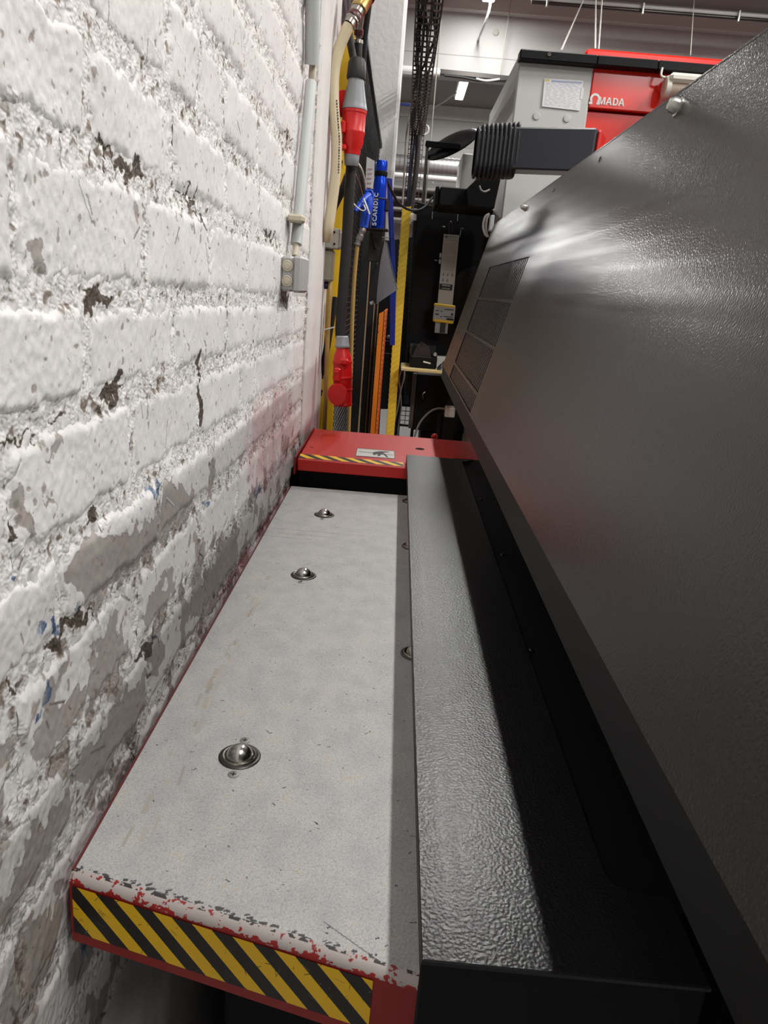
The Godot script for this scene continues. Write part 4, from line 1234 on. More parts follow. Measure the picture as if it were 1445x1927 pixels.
	var bundle := thing("hose_bundle", "grey lilac hoses rising above the yellow post by the white wall", "hose", Vector3(-0.1934, 1.9643, -2.15))
	for k in 3:
		part("hose", sh().tube(smooth([Vector3(-0.2017, 2.0045, -2.1) + Vector3(0.012 * k, 0, 0), Vector3(-0.1962, 1.9597, -2.1) + Vector3(0.010 * k, 0, 0), Vector3(-0.1865, 1.9123, -2.1) + Vector3(0.006 * k, 0, 0)]), 0.008, 10), mat("lilac_hose", Color(0.42, 0.37, 0.39), 0.5), bundle)
	# plugs and their cable
	plug_top()
	plug_bottom()
	var ca := thing("power_cable", "thick black power cable running between the two red plugs", "cable", Vector3(-0.1433, 1.3731, -1.93))
	part("cable", sh().tube(smooth([Vector3(-0.1442, 1.5741, -1.92), Vector3(-0.1451, 1.5296, -1.92), Vector3(-0.1454, 1.4706, -1.925), Vector3(-0.1454, 1.3854, -1.93), Vector3(-0.1469, 1.2845, -1.93), Vector3(-0.1479, 1.1935, -1.93), Vector3(-0.141, 1.1477, -1.93)]), 0.0128, 14), mats.cable_black, ca)
	part("upper_cable", sh().tube(smooth([Vector3(-0.1732, 1.8686, -1.95), Vector3(-0.1639, 1.8309, -1.94), Vector3(-0.1492, 1.778, -1.92), Vector3(-0.144, 1.7454, -1.91)]), 0.0085, 12), mats.cable_black, ca)
	part("branch_cable", sh().tube(smooth([Vector3(-0.1536, 1.5579, -1.96), Vector3(-0.1623, 1.5352, -1.975), Vector3(-0.176, 1.5085, -1.985), Vector3(-0.1891, 1.4843, -2)]), 0.010, 12), mats.cable_black, ca)
	part("lower_branch", sh().tube(smooth([Vector3(-0.1693, 1.2693, -2), Vector3(-0.1763, 1.2154, -1.99), Vector3(-0.1841, 1.1402, -1.985), Vector3(-0.1952, 1.0732, -2.02)]), 0.009, 12), mats.cable_black, ca)

func plug_top() -> void:
	var o := thing("power_plug", "red and grey power plug with a black nut hanging high on the fence", "plug", Vector3(-0.1424, 1.6601, -1.88), "red power plugs")
	var t := frame(Vector3(-0.1424, 1.5766, -1.89), Vector3(-0.143, 1.7494, -1.89) - Vector3(-0.1424, 1.5766, -1.89))
	var u := 0.00136
	part("cable_nut", sh().lathe([Vector2(7 * u, 160 * u), Vector2(12 * u, 158 * u), Vector2(15 * u, 152 * u), Vector2(16.5 * u, 130 * u), Vector2(15.5 * u, 127 * u)], 12, t), mats.black_rubber, o)
	part("grey_body", sh().lathe([Vector2(13.5 * u, 130 * u), Vector2(14 * u, 120 * u), Vector2(19.5 * u, 92 * u), Vector2(20.5 * u, 86 * u), Vector2(21.5 * u, 84 * u), Vector2(21.5 * u, 81 * u), Vector2(19 * u, 80 * u)], 28, t), mats.grey_gland, o)
	part("red_shell", sh().lathe([Vector2(19 * u, 81 * u), Vector2(21.5 * u, 80 * u), Vector2(21.5 * u, 76 * u), Vector2(20.5 * u, 75 * u), Vector2(19.8 * u, 50 * u), Vector2(20.4 * u, 49 * u), Vector2(20.4 * u, 46 * u), Vector2(18.6 * u, 40 * u), Vector2(18.4 * u, 30 * u), Vector2(15 * u, 22 * u), Vector2(14 * u, 12 * u), Vector2(12 * u, 11 * u)], 28, t), mats.plug_red, o)
	part("end_gland", sh().lathe([Vector2(10 * u, -6 * u), Vector2(12 * u, -4 * u), Vector2(13.2 * u, 6 * u), Vector2(13.6 * u, 12 * u), Vector2(11 * u, 14 * u)], 12, t), mats.grey_gland, o)
	var lid := frame(Vector3(-0.1709, 1.6995, -1.9), Vector3(-0.4, 0.1, 1))
	part("cover_lid", sh().lathe([Vector2(21 * u, 0), Vector2(21 * u, 4 * u), Vector2(19 * u, 5 * u), Vector2(0, 5 * u)], 28, lid), mats.plug_red, o)
	part("hinge", sh().box(Vector3(-0.164, 1.6455, -1.87), Vector3(0.012, 0.028, 0.02), 0.004).box(Vector3(-0.1613, 1.6036, -1.87), Vector3(0.014, 0.012, 0.02), 0.003), mats.plug_red, o)
	part("white_lead", sh().tube(smooth([Vector3(-0.1268, 1.577, -1.9), Vector3(-0.1202, 1.5709, -1.95), Vector3(-0.1209, 1.5694, -2.1), Vector3(-0.1331, 1.5818, -2.4)]), 0.0022, 8), mats.white_plastic, o)

func plug_bottom() -> void:
	var o := thing("power_socket", "red power socket with an open round lid hanging low by the yellow post", "plug", Vector3(-0.1291, 1.0888, -1.86), "red power plugs")
	var t := frame(Vector3(-0.1241, 1.0094, -1.86), Vector3(-0.1358, 1.1725, -1.86) - Vector3(-0.1241, 1.0094, -1.86))
	var u := 0.00136
	part("gland", sh().lathe([Vector2(9 * u, 128 * u), Vector2(11.5 * u, 126 * u), Vector2(12.5 * u, 112 * u), Vector2(13.5 * u, 111 * u), Vector2(13.5 * u, 108 * u), Vector2(11 * u, 106 * u)], 12, t), mats.grey_gland, o)
	part("shell", sh().lathe([Vector2(11 * u, 108 * u), Vector2(11.5 * u, 102 * u), Vector2(15.5 * u, 94 * u), Vector2(17 * u, 84 * u), Vector2(18.2 * u, 83 * u), Vector2(18.2 * u, 79 * u), Vector2(17.2 * u, 78 * u), Vector2(17.6 * u, 56 * u), Vector2(18.6 * u, 55 * u), Vector2(18.6 * u, 52 * u), Vector2(17.6 * u, 51 * u), Vector2(17.4 * u, 34 * u), Vector2(18.4 * u, 33 * u), Vector2(18.4 * u, 31 * u), Vector2(17.2 * u, 30 * u), Vector2(16.6 * u, 6 * u), Vector2(17.4 * u, 5 * u), Vector2(17.0 * u, 2 * u), Vector2(12 * u, 3 * u)], 28, t), mats.plug_red, o)
	part("latch", sh().box(Vector3(-0.1414, 1.091, -1.83), Vector3(0.018, 0.034, 0.016), 0.004).box(Vector3(-0.1427, 1.0979, -1.825), Vector3(0.012, 0.004, 0.012), 0.001).box(Vector3(-0.1268, 1.1226, -1.835), Vector3(0.024, 0.018, 0.012), 0.005), mats.plug_red, o)
	var lid := frame(Vector3(-0.1345, 1.0434, -1.83), Vector3(-0.42, -0.02, 1))
	part("round_lid", sh().lathe([Vector2(19.5 * u, 0), Vector2(20 * u, 1 * u), Vector2(20 * u, 5 * u), Vector2(19 * u, 6.5 * u), Vector2(0, 6.8 * u)], 32, lid), mats.plug_red, o)

# ---------------------------------------------------------------- the fence and what hangs on it

func fence_things() -> void:
	var fx := -0.19
	var root := thing("mesh_fence", "tall black wire mesh fence along the wall behind the red bracket", "fence", Vector3(fx, 0, -3.5))
	var top := 2.07
	var net := sh()
	var y := 0.62
	while y < top:
		net.box(Vector3(fx, y, -3.52), Vector3(0.003, 0.003, 2.74))
		y += 0.0208
	var z := -2.16
	while z > -4.88:
		net.box(Vector3(fx - 0.003, (0.6 + top) / 2, z), Vector3(0.003, top - 0.6, 0.003))
		z -= 0.052
	part("wire_mesh", net, mats.fence_black, root).set_meta("kind", "stuff")
	part("top_rail", sh().span(Vector3(fx - 0.012, top - 0.01, -4.9), Vector3(fx + 0.012, top + 0.015, -2.14), 0.003), mats.fence_black, root)
	for q in [[-0.1706, -0.1357, 3.05, 1.62], [-0.1418, -0.1166, 3.35, 1.6], [-0.1215, -0.1086, 3.6, 1.6], [-0.2407, -0.186, 4.9, 2.13]]:
		var p := part("post", sh().span(Vector3(q[0], 0, -q[2] - 0.04), Vector3(q[1], q[3], -q[2]), 0.003), mats.fence_black, root)
		if q[2] < 4.0:
			obj("edge_strip", sh().span(Vector3(q[1] + 0.0002, 0.0, -q[2] - 0.03), Vector3(q[1] + 0.0042, q[3], -q[2] + 0.001)), mats.tan_edge, p)
	part("post_cap", sh().box(Vector3(-0.1859, 2.0369, -4.88), Vector3(0.04, 0.03, 0.05), 0.004), mats.fence_black, root)
	# printed sheets behind and on the mesh
	var im := Image.create(64, 256, false, Image.FORMAT_RGB8)
	im.fill(Color(0.78, 0.77, 0.76))
	var g := RandomNumberGenerator.new()
	g.seed = 14
	for k in 26:
		im.fill_rect(Rect2i(g.randi_range(0, 40), g.randi_range(0, 250), g.randi_range(10, 34), g.randi_range(4, 14)), [Color(0.75, 0.1, 0.12), Color(0.2, 0.3, 0.6), Color(0.85, 0.85, 0.85), Color(0.55, 0.55, 0.55)][k % 4])
	var po := thing("printed_sheet", "red, white and blue printed sheet seen through the black mesh", "poster", Vector3(-0.205, 1.3, -2.6))
	part("sheet", sh().box(Vector3(-0.208, 1.3661, -2.62), Vector3(0.002, 0.27, 0.42)), image_mat("sheet_print", im, 0.6), po)
	var ws := thing("paper_tag", "white paper tag with faint red print on the fence above the air gun", "paper", Vector3(-0.1566, 1.7099, -3))
	part("sheet", sh().prism(PackedVector2Array([Vector2(-0.1688, 1.6595), Vector2(-0.1365, 1.6546), Vector2(-0.1399, 1.7511), Vector2(-0.1704, 1.7632)]), 0.002, Transform3D(Basis(), Vector3(0, 0, -3.0))), mats.paper, ws)
	for k in 5:
		part("print_line", sh().box(Vector3(-0.1554, 1.7224, -2.998) - Vector3(0, 0.016 * k, 0), Vector3(0.018, 0.004, 0.0006)), mat("faint_red", Color(0.78, 0.6, 0.6), 0.7), ws)
	# bottle in its holder
	var bz := 2.7
	var u := bz / 1392.0
	var bo := thing("drink_bottle", "shiny blue metal drink bottle with white lettering in a wire holder", "bottle", Vector3(-0.1018, 1.4962, -2.7))
	var base := Vector3(-0.1018, 1.4962, -2.7)
	part("body", sh().lathe([Vector2(0, 0), Vector2(0.021, 0), Vector2(0.0232, 0.003), Vector2(0.0232, 0.135), Vector2(0.0226, 0.145), Vector2(0.0205, 0.157), Vector2(0.0185, 0.165), Vector2(0.0185, 0.17)], 36, Transform3D(Basis(), base)), mats.blue_bottle, bo)
	part("neck_strap", sh().lathe([Vector2(0.0205, 0.164), Vector2(0.0215, 0.166), Vector2(0.0215, 0.178), Vector2(0.0195, 0.18)], 28, Transform3D(Basis(), base)), mats.black_satin, bo)
	part("cap", sh().lathe([Vector2(0.019, 0.18), Vector2(0.0195, 0.184), Vector2(0.0195, 0.205), Vector2(0.0175, 0.212), Vector2(0, 0.214)], 14, Transform3D(Basis(), base)), mats.blue_bottle, bo)
	lettering("SCANDIC", 0.0145, mats.white_plastic, bo, Transform3D(Basis(Vector3.UP, Vector3(-0.93, 0, -0.37), Vector3(-0.37, 0, 0.93)), Vector3(-0.0100, 0.058, 0.0222)), 0.0018, true, "lettering", 1.2)
	var ho := thing("bottle_holder", "dark wire and sheet holder on the fence around the blue bottle", "holder", Vector3(-0.1025, 1.4945, -2.7))
	part("base_plate", sh().box(base + Vector3(0, -0.004, 0), Vector3(0.078, 0.006, 0.07), 0.002), mats.dark_steel, ho)
	part("back_plate", sh().span(Vector3(-0.1285, 1.3892, -2.76), Vector3(-0.0742, 1.5621, -2.745), 0.002), mat("holder_brown", Color(0.16, 0.135, 0.125), 0.6), ho)
	var ring := []
	for k in 21:
		ring.append(base + Vector3(0, 0.094, 0) + Vector3(cos(TAU * k / 20) * 0.027, 0, sin(TAU * k / 20) * 0.027))
	part("wire_ring", sh().tube(ring, 0.0018, 6), mats.dark_steel, ho)
	part("clamp", sh().box(Vector3(-0.0739, 1.5695, -2.7), Vector3(0.014, 0.034, 0.02), 0.003), mats.dark_steel, ho)
	part("side_wire", sh().tube([Vector3(-0.0806, 1.6406, -2.7), Vector3(-0.073, 1.5019, -2.7)], 0.0022, 6), mats.zinc, ho)
	for q in [[Vector3(-0.1222, 1.4789, -2.72), Vector3(-0.1044, 1.4292, -2.74)], [Vector3(-0.0844, 1.4888, -2.72), Vector3(-0.0816, 1.4544, -2.72)]]:
		part("bracket_arm", sh().bar(q[0], q[1], 0.009, 0.006, 0.001), mats.dark_steel, ho)
	var bc := thing("black_lead", "thin black cable looping from the bottle holder to the black panel", "cable", Vector3(-0.0191, 1.6207, -3.2))
	part("cable", sh().tube(smooth([Vector3(-0.0839, 1.6585, -2.75), Vector3(-0.0706, 1.6475, -2.9), Vector3(-0.0473, 1.6316, -3.1), Vector3(-0.0197, 1.6307, -3.3), Vector3(0.0151, 1.6405, -3.5), Vector3(0.0513, 1.6552, -3.6), Vector3(0.0805, 1.6856, -3.7), Vector3(0.1058, 1.7252, -3.75), Vector3(0.1373, 1.7589, -3.8)]), 0.0055, 10), mats.cable_black, bc)
	# air gun
	var ag := thing("air_gun", "blue plastic air blow gun with a pale trigger hanging on the fence", "air gun", Vector3(-0.1407, 1.5448, -2.62))
	part("grip", sh().tube(smooth([Vector3(-0.1438, 1.4902, -2.62), Vector3(-0.1395, 1.5285, -2.62), Vector3(-0.1332, 1.5617, -2.62), Vector3(-0.1364, 1.5825, -2.62)]), 0.0145, 14, 0.0175), mats.blue_plastic, ag)
	part("barrel", sh().tube(smooth([Vector3(-0.1334, 1.5892, -2.62), Vector3(-0.1488, 1.5729, -2.6), Vector3(-0.1632, 1.5472, -2.58), Vector3(-0.1721, 1.5342, -2.57)]), 0.013, 12, 0.006), mats.blue_plastic, ag)
	part("hook", sh().tube(smooth([Vector3(-0.1469, 1.5817, -2.62), Vector3(-0.1412, 1.5999, -2.62), Vector3(-0.1293, 1.6049, -2.62), Vector3(-0.1217, 1.5966, -2.62), Vector3(-0.1188, 1.5806, -2.62)]), 0.004, 10), mats.blue_plastic, ag)
	part("head", sh().box(Vector3(-0.1433, 1.6046, -2.62), Vector3(0.010, 0.010, 0.012), 0.003), mats.blue_plastic, ag)
	for k in 8:
		part("grip_rib", sh().box(Vector3(-0.1306, 1.5501, -2.6).lerp(Vector3(-0.1341, 1.5026, -2.6), k / 7.0), Vector3(0.006, 0.0022, 0.012), 0.0008), mats.blue_plastic, ag)
	part("trigger", sh().tube(smooth([Vector3(-0.1478, 1.574, -2.58), Vector3(-0.1356, 1.5504, -2.575), Vector3(-0.1256, 1.5291, -2.58)]), 0.003, 8), mats.white_plastic, ag)
	part("guard_wire", sh().tube(smooth([Vector3(-0.1799, 1.5566, -2.56), Vector3(-0.1636, 1.5435, -2.56), Vector3(-0.1476, 1.536, -2.56), Vector3(-0.1385, 1.5407, -2.56), Vector3(-0.1455, 1.5545, -2.56)]), 0.002, 8), mats.white_plastic, ag)
	part("thin_lead", sh().tube([Vector3(-0.1769, 1.6426, -2.5), Vector3(-0.1625, 1.6184, -2.54), Vector3(-0.1478, 1.574, -2.58)], 0.0014, 6), mat("copper_lead", Color(0.62, 0.42, 0.36), 0.5), ag)
	var cp := Vector3(-0.1445, 1.4869, -2.62)
	part("coupling", sh().lathe([Vector2(0.010, 0.002), Vector2(0.0115, -0.003), Vector2(0.0115, -0.010), Vector2(0.0095, -0.012), Vector2(0.0095, -0.020), Vector2(0.0115, -0.022), Vector2(0.0115, -0.038), Vector2(0.009, -0.040), Vector2(0.009, -0.050), Vector2(0.0115, -0.051), Vector2(0.0115, -0.056), Vector2(0.007, -0.057)], 18, frame(cp, Vector3(-0.1445, 1.4869, -2.62) - Vector3(-0.1598, 1.439, -2.62))), mats.zinc, ag)
	var th := thing("supply_hose", "pale tan air hose hanging straight down from the blue air gun", "hose", Vector3(-0.1582, 1.123, -2.62))
	part("hose", sh().tube(smooth([Vector3(-0.1599, 1.4407, -2.62), Vector3(-0.1623, 1.3849, -2.62), Vector3(-0.1636, 1.2991, -2.62), Vector3(-0.1606, 1.1587, -2.62), Vector3(-0.154, 0.977, -2.62), Vector3(-0.1485, 0.7778, -2.62)]), 0.0072, 12), mats.hose_tan, th)
	# rag
	var rag := thing("grey_rag", "dark grey cleaning cloth hanging in a point below the bottle holder", "cloth", Vector3(-0.0687, 1.3606, -2.72))
	var le := [Vector3(-0.0747, 1.4658, -2.7), Vector3(-0.0831, 1.4324, -2.7), Vector3(-0.0899, 1.3943, -2.72), Vector3(-0.1034, 1.3371, -2.75), Vector3(-0.1115, 1.282, -2.77), Vector3(-0.107, 1.2473, -2.77)]
	var fo := [Vector3(-0.0717, 1.4618, -2.66), Vector3(-0.0759, 1.427, -2.65), Vector3(-0.0798, 1.3887, -2.64), Vector3(-0.0826, 1.3317, -2.64), Vector3(-0.0841, 1.2775, -2.645), Vector3(-0.083, 1.2493, -2.65)]
	var ri := [Vector3(-0.0665, 1.46, -2.68), Vector3(-0.0588, 1.4303, -2.69), Vector3(-0.0489, 1.3968, -2.7), Vector3(-0.0355, 1.3559, -2.71), Vector3(-0.0223, 1.3198, -2.72), Vector3(-0.0162, 1.3023, -2.72)]
	for side in 2:
		var pts := PackedVector3Array()
		var uv := PackedVector2Array()
		var A: Array = smooth(le if side == 0 else fo, 5)
		var B: Array = smooth(fo if side == 0 else ri, 5)
		for j in A.size():
			for i in 9:
				var t := i / 8.0
				var p: Vector3 = A[j].lerp(B[j], t)
				p.z += sin(t * PI) * (0.012 if side == 1 else -0.010) * (j / float(A.size())) + sin(t * 9.0 + j * 0.2) * 0.002
				pts.append(p); uv.append(Vector2(t, j / 25.0))
		part("cloth_fold", sh().grid(9, A.size(), pts, uv, Vector3.BACK), mats.cloth_grey, rag)
	part("hem", sh().tube([ri[0], ri[1], ri[2], ri[3], ri[4], ri[5]], 0.0022, 6), mats.cloth_grey, rag)
	part("clip", sh().box(Vector3(-0.0706, 1.4676, -2.67), Vector3(0.022, 0.004, 0.01), 0.001).box(Vector3(-0.0681, 1.4593, -2.67), Vector3(0.022, 0.003, 0.01), 0.001), mats.zinc, rag)
	part("white_tag", sh().box(Vector3(-0.1007, 1.2507, -2.7), Vector3(0.017, 0.012, 0.008), 0.003, Basis(Vector3.BACK, 0.5)), mats.white_plastic, rag)
	# orange rail, blue board, yellow pole
	var orr := thing("orange_rail", "orange perforated steel rail standing upright beside the yellow pole", "rail", Vector3(-0.0868, 0.959, -3.2))
	var ox0 := -0.0868
	var ox1 := -0.0626
	part("front_flange", sh().prism(PackedVector2Array([Vector2(ox0, 0), Vector2(ox1, 0), Vector2(ox1, 1.2148), Vector2(ox0, 1.2007)]), 0.004, Transform3D(Basis(), Vector3(0, 0, -3.2)), 0.001), mats.orange_paint, orr)
	part("web", sh().prism(PackedVector2Array([Vector2(3.2, 0), Vector2(3.2, 1.2148), Vector2(3.72, 1.2109), Vector2(3.72, 0)]), 0.004, Transform3D(Basis(Vector3.FORWARD, Vector3.UP, Vector3.RIGHT), Vector3(ox1, 0, 0)), 0.0), mats.orange_paint, orr)
	var ytop := 1.2021
	var slotm := mat("orange_shade", Color(0.60, 0.24, 0.04), 0.6)
	for k in 34:
		var yy := ytop - 0.012 - k * 0.0205
		part("slot", sh().box(Vector3(ox1 + 0.001, yy, -3.46), Vector3(0.004, 0.007, 0.42), 0.0, Basis(Vector3.RIGHT, 0.09)), slotm, orr)
	for q in [Vector3(-0.0864, 1.1603, -3.199), Vector3(-0.0859, 1.1255, -3.199)]:
		part("hole", sh().lathe([Vector2(0.0028, 0), Vector2(0.0028, 0.0006), Vector2(0, 0.0006)], 10, frame(q, Vector3.BACK)), mats.slot_black, orr)
	var bb := thing("blue_board", "narrow dark blue board leaning behind the drink bottle", "board", Vector3(-0.0542, 1.4444, -3.4))
	part("board", sh().prism(PackedVector2Array([Vector2(-0.1021, 1.7517), Vector2(-0.0794, 1.7493), Vector2(-0.0358, 1.3908), Vector2(-0.0232, 1.2688), Vector2(-0.0106, 1.0627), Vector2(-0.0345, 1.0608), Vector2(-0.0601, 1.3889)]), 0.02, Transform3D(Basis(), Vector3(0, 0, -3.4)), 0.002), mats.blue_board, bb)
	part("edge", sh().bar(Vector3(-0.0897, 1.7389, -3.39), Vector3(-0.0504, 1.4004, -3.39), 0.002, 0.004), mats.blue_plastic, bb)
	var pole := thing("yellow_pole", "tall yellow pole with faint diagonal hazard stripes beside the black panel", "pole", Vector3(-0.0174, 1.164, -3.8))
	var pd := Vector3(-0.0101, 1.6818, -3.8)
	var pl := Vector3(0.0007, 0.5691, -3.8)
	var pb := pl + (pl - pd) * 0.35
	part("pole", sh().bar(pb, pd, 0.042, 0.03, 0.003), mats.yellow_strap, pole)
	var bx := (pd - pb).normalized()
	var px := (Vector3.RIGHT - bx * bx.dot(Vector3.RIGHT)).normalized()
	var dark := mat("strap_shade", Color(0.82, 0.68, 0.18), 0.6)
	var n := 0
	while n < 44:
		var c := pd.lerp(pl, n / 43.0 * 0.99 + 0.01) + Vector3(0, 0, 0.0152)
		part("faded_stripe", sh().box(c, Vector3(0.05, 0.008, 0.0006), 0.0, Basis(px, bx, px.cross(bx)) * Basis(Vector3.BACK, 0.55)), dark, pole)
		n += 1
	part("bracket", sh().box(Vector3(0.014, 1.6428, -3.82), Vector3(0.03, 0.03, 0.01), 0.002), mats.white_plastic, pole)
	var hk := thing("dark_backboard", "dark board standing between the orange rail and the yellow pole", "board", Vector3(-0.0211, 1.1354, -4.6))
	part("board", sh().prism(PackedVector2Array([Vector2(-0.0832, 1.5771), Vector2(0.0787, 1.6132), Vector2(0.0719, 0.8097), Vector2(0.0246, 0.5923), Vector2(-0.0711, 0.5844), Vector2(-0.0661, 0.3481), Vector2(-0.1466, 0.3414), Vector2(-0.1797, 1.5755)]), 0.03, Transform3D(Basis(), Vector3(0, 0, -4.6)), 0.003), mats.black_matt, hk)
	for yy in [643.0, 665.0]:
		part("rail", sh().box(Vector3(-0.061, 0.9661, -4.55) + Vector3(0, (654.0 - yy) * 0.0033, 0), Vector3(0.05, 0.007, 0.02), 0.002), mats.dark_steel, hk)
	part("eye_bolt", sh().lathe([Vector2(0.006, 0), Vector2(0.012, 0.004), Vector2(0.012, 0.01), Vector2(0.006, 0.014), Vector2(0.004, 0.006), Vector2(0, 0.006)], 16, frame(Vector3(-0.0568, 1.0279, -4.57), Vector3.BACK)), mats.zinc, hk)

# ---------------------------------------------------------------- black panel, shelf and cabinets at the end of the aisle

func cabinet_things() -> void:
	var z := 4.0
	var pn := thing("sign_board", "large black sheet panel behind the yellow pole carrying the label strip", "panel", Vector3(0.2555, 1.3388, -4))
	part("sheet", sh().prism(PackedVector2Array([Vector2(0.0428, 1.7321), Vector2(0.0972, 1.7226), Vector2(0.2587, 1.7127), Vector2(0.462, 1.7135), Vector2(0.5264, 0.9257), Vector2(0.0556, 0.8872), Vector2(0.0519, 1.4273)]), 0.03, Transform3D(Basis(), Vector3(0, 0, -4.0)), 0.003), mats.black_satin, pn)
	part("top_fold", sh().bar(Vector3(0.2468, 1.7141, -3.985), Vector3(0.4283, 1.712, -3.985), 0.012, 0.03, 0.002, Vector3.UP), mats.black_satin, pn)
	part("round_cover", sh().lathe([Vector2(0.15, 0), Vector2(0.15, 0.03), Vector2(0.13, 0.04), Vector2(0, 0.04)], 40, frame(Vector3(0.3092, 1.3008, -4) + Vector3(0.08, 0, 0), Vector3.BACK)), mats.black_matt, pn)
	for q in [Vector3(0.1764, 1.623, -3.99), Vector3(0.1546, 1.4607, -3.985), Vector3(0.2705, 1.6227, -3.99)]:
		part("hook", sh().tube([q, q + Vector3(0, 0, 0.02), q + Vector3(0.012, -0.002, 0.022)], 0.003, 8), mats.zinc, pn)
	for q in [[Vector3(0.1212, 1.6943, -3.996), Vector3(0.1222, 1.6569, -3.996)], [Vector3(0.2489, 1.6892, -3.996), Vector3(0.2498, 1.6568, -3.996)], [Vector3(0.2714, 1.6182, -3.996), Vector3(0.2699, 1.5827, -3.996)]]:
		part("scratch_slot", sh().bar(q[0], q[1], 0.003, 0.002), mats.zinc, pn)
	part("wire_hook", sh().tube(smooth([Vector3(0.2141, 1.5853, -3.95), Vector3(0.2097, 1.6398, -3.95), Vector3(0.2158, 1.6453, -3.95), Vector3(0.2234, 1.6359, -3.95), Vector3(0.2276, 1.5964, -3.95)]), 0.004, 8), mats.dark_steel, pn)
	# label strip
	var st := thing("label_strip", "tall pale printed label strip with a yellow clamp on the black panel", "sign", Vector3(0.2322, 1.3366, -3.93))
	var im := Image.create(96, 440, false, Image.FORMAT_RGB8)
	im.fill(Color(0.72, 0.71, 0.69))
	var g := RandomNumberGenerator.new()
	g.seed = 21
	im.fill_rect(Rect2i(8, 10, 18, 8), Color(0.12, 0.12, 0.12))
	im.fill_rect(Rect2i(28, 10, 56, 4), Color(0.4, 0.4, 0.4))
	for y in range(24, 215, 7):
		if g.randf() < 0.12: continue
		var x := 8
		while x < 78:
			var l := g.randi_range(6, 22)
			im.fill_rect(Rect2i(x, y, mini(l, 88 - x), 2), Color(0.50, 0.49, 0.48))
			x += l + 3
	for k in 5:
		var c := Vector2(20 + (k % 3) * 28, 232 + int(k / 3.0) * 34)
		stroke(im, c, c + Vector2(0, 22), 3, Color(0.3, 0.3, 0.3))
		stroke(im, c + Vector2(-8, 18), c + Vector2(10, 12), 2.5, Color(0.35, 0.35, 0.35))
	for a in 24:
		im.set_pixel(int(44 + cos(a / 24.0 * TAU) * 18), int(302 + sin(a / 24.0 * TAU) * 7), Color(0.4, 0.4, 0.4))
	var f := sh()
	f.quad(Vector3(0.1876, 1.2418, -3.93), Vector3(0.2641, 1.2401, -3.93), Vector3(0.262, 1.5852, -3.93), Vector3(0.1851, 1.5842, -3.93), Vector3.BACK)
	part("label", f, image_mat("strip_print", im, 0.5), st)
	part("strip_body", sh().prism(PackedVector2Array([Vector2(0.187, 1.239), Vector2(0.2664, 1.2374), Vector2(0.2652, 1.5874), Vector2(0.1842, 1.5861)]), 0.03, Transform3D(Basis(), Vector3(0, 0, -3.9325)), 0.001), mats.black_satin, st)
	var u := 3.93 / 1392.0
	var tilt := Basis(Vector3.BACK, -0.015)
	part("name_plate", sh().box(Vector3(0.2214, 1.3357, -3.928), Vector3(23 * u, 10 * u, 0.002), 0.0, tilt), mats.ink, st)
	lettering("FIESSLER", 0.0072, mats.white_plastic, st, Transform3D(tilt, Vector3(0.2214, 1.3424, -3.9265) - st.position), 0.0006, true, "lettering", 1.0)
	lettering("ELEKTRONIK", 0.0046, mats.white_plastic, st, Transform3D(tilt, Vector3(0.2221, 1.328, -3.9265) - st.position), 0.0006, true, "lettering", 1.05)
	part("upper_clamp", sh().bar(Vector3(0.1683, 1.246, -3.9), Vector3(0.2769, 1.2417, -3.9), 0.016, 0.03, 0.004, Vector3.UP), mats.yellow_strap, st)
	part("lower_clamp", sh().bar(Vector3(0.1702, 1.1716, -3.9), Vector3(0.2754, 1.1669, -3.9), 0.018, 0.03, 0.004, Vector3.UP), mats.yellow_strap, st)
	var cb := Vector3(0.2237, 1.2061, -3.9)
	part("clamp_block", sh().box(cb, Vector3(0.108, 0.066, 0.03), 0.002, tilt), mats.grey_plastic, st)
	for k in [[0.022, 0.021, 0.05, 0.004], [0.022, -0.014, 0.05, 0.004], [-0.036, -0.006, 0.018, 0.006], [0.032, -0.026, 0.036, 0.010], [-0.014, 0.01, 0.008, 0.004], [-0.014, -0.016, 0.008, 0.004], [-0.036, 0.012, 0.016, 0.004]]:
		part("print_bar", sh().box(cb + Vector3(k[0], k[1], 0.0155), Vector3(k[2], k[3], 0.0006)), mats.ink, st)
	var tri := sh()
	tri.prism(PackedVector2Array([Vector2(0.036, -0.006), Vector2(0.052, -0.006), Vector2(0.044, 0.009)]), 0.0008, Transform3D(Basis(), cb + Vector3(-0.004, 0, 0.016)))
	part("warning_triangle", tri, mats.ink, st)
	part("metal_end", sh().span(Vector3(0.1842, 1.1068, -3.92), Vector3(0.2512, 1.1636, -3.9), 0.002), mats.zinc, st)
	part("dark_groove", sh().span(Vector3(0.2104, 1.11, -3.9), Vector3(0.2377, 1.1601, -3.895), 0.001), mat("groove_brown", Color(0.16, 0.12, 0.11), 0.6), st)
	for q in [Vector3(0.1804, 1.4843, -3.95), Vector3(0.1805, 1.4563, -3.95)]:
		part("latch", sh().box(q, Vector3(0.012, 0.026, 0.02), 0.003), mats.zinc, st)
	# corrugated lead beside the pole
	var cr := thing("corrugated_lead", "black corrugated cable sleeve running down beside the yellow pole", "cable", Vector3(0.0618, 1.2969, -4.05))
	var ca := Vector3(0.0418, 1.6959, -4.05)
	var cc := Vector3(0.0772, 0.7108, -4.05)
	part("sleeve", sh().tube([ca, ca.lerp(cc, 0.5), cc], 0.016, 10), mats.cable_black, cr)
	for k in 36:
		part("ridge", sh().lathe([Vector2(0.0162, -0.002), Vector2(0.0178, -0.0012), Vector2(0.0178, 0.0012), Vector2(0.0162, 0.002)], 10, frame(ca.lerp(cc, 0.06 + k * 0.021), cc - ca)), mats.black_rubber, cr)
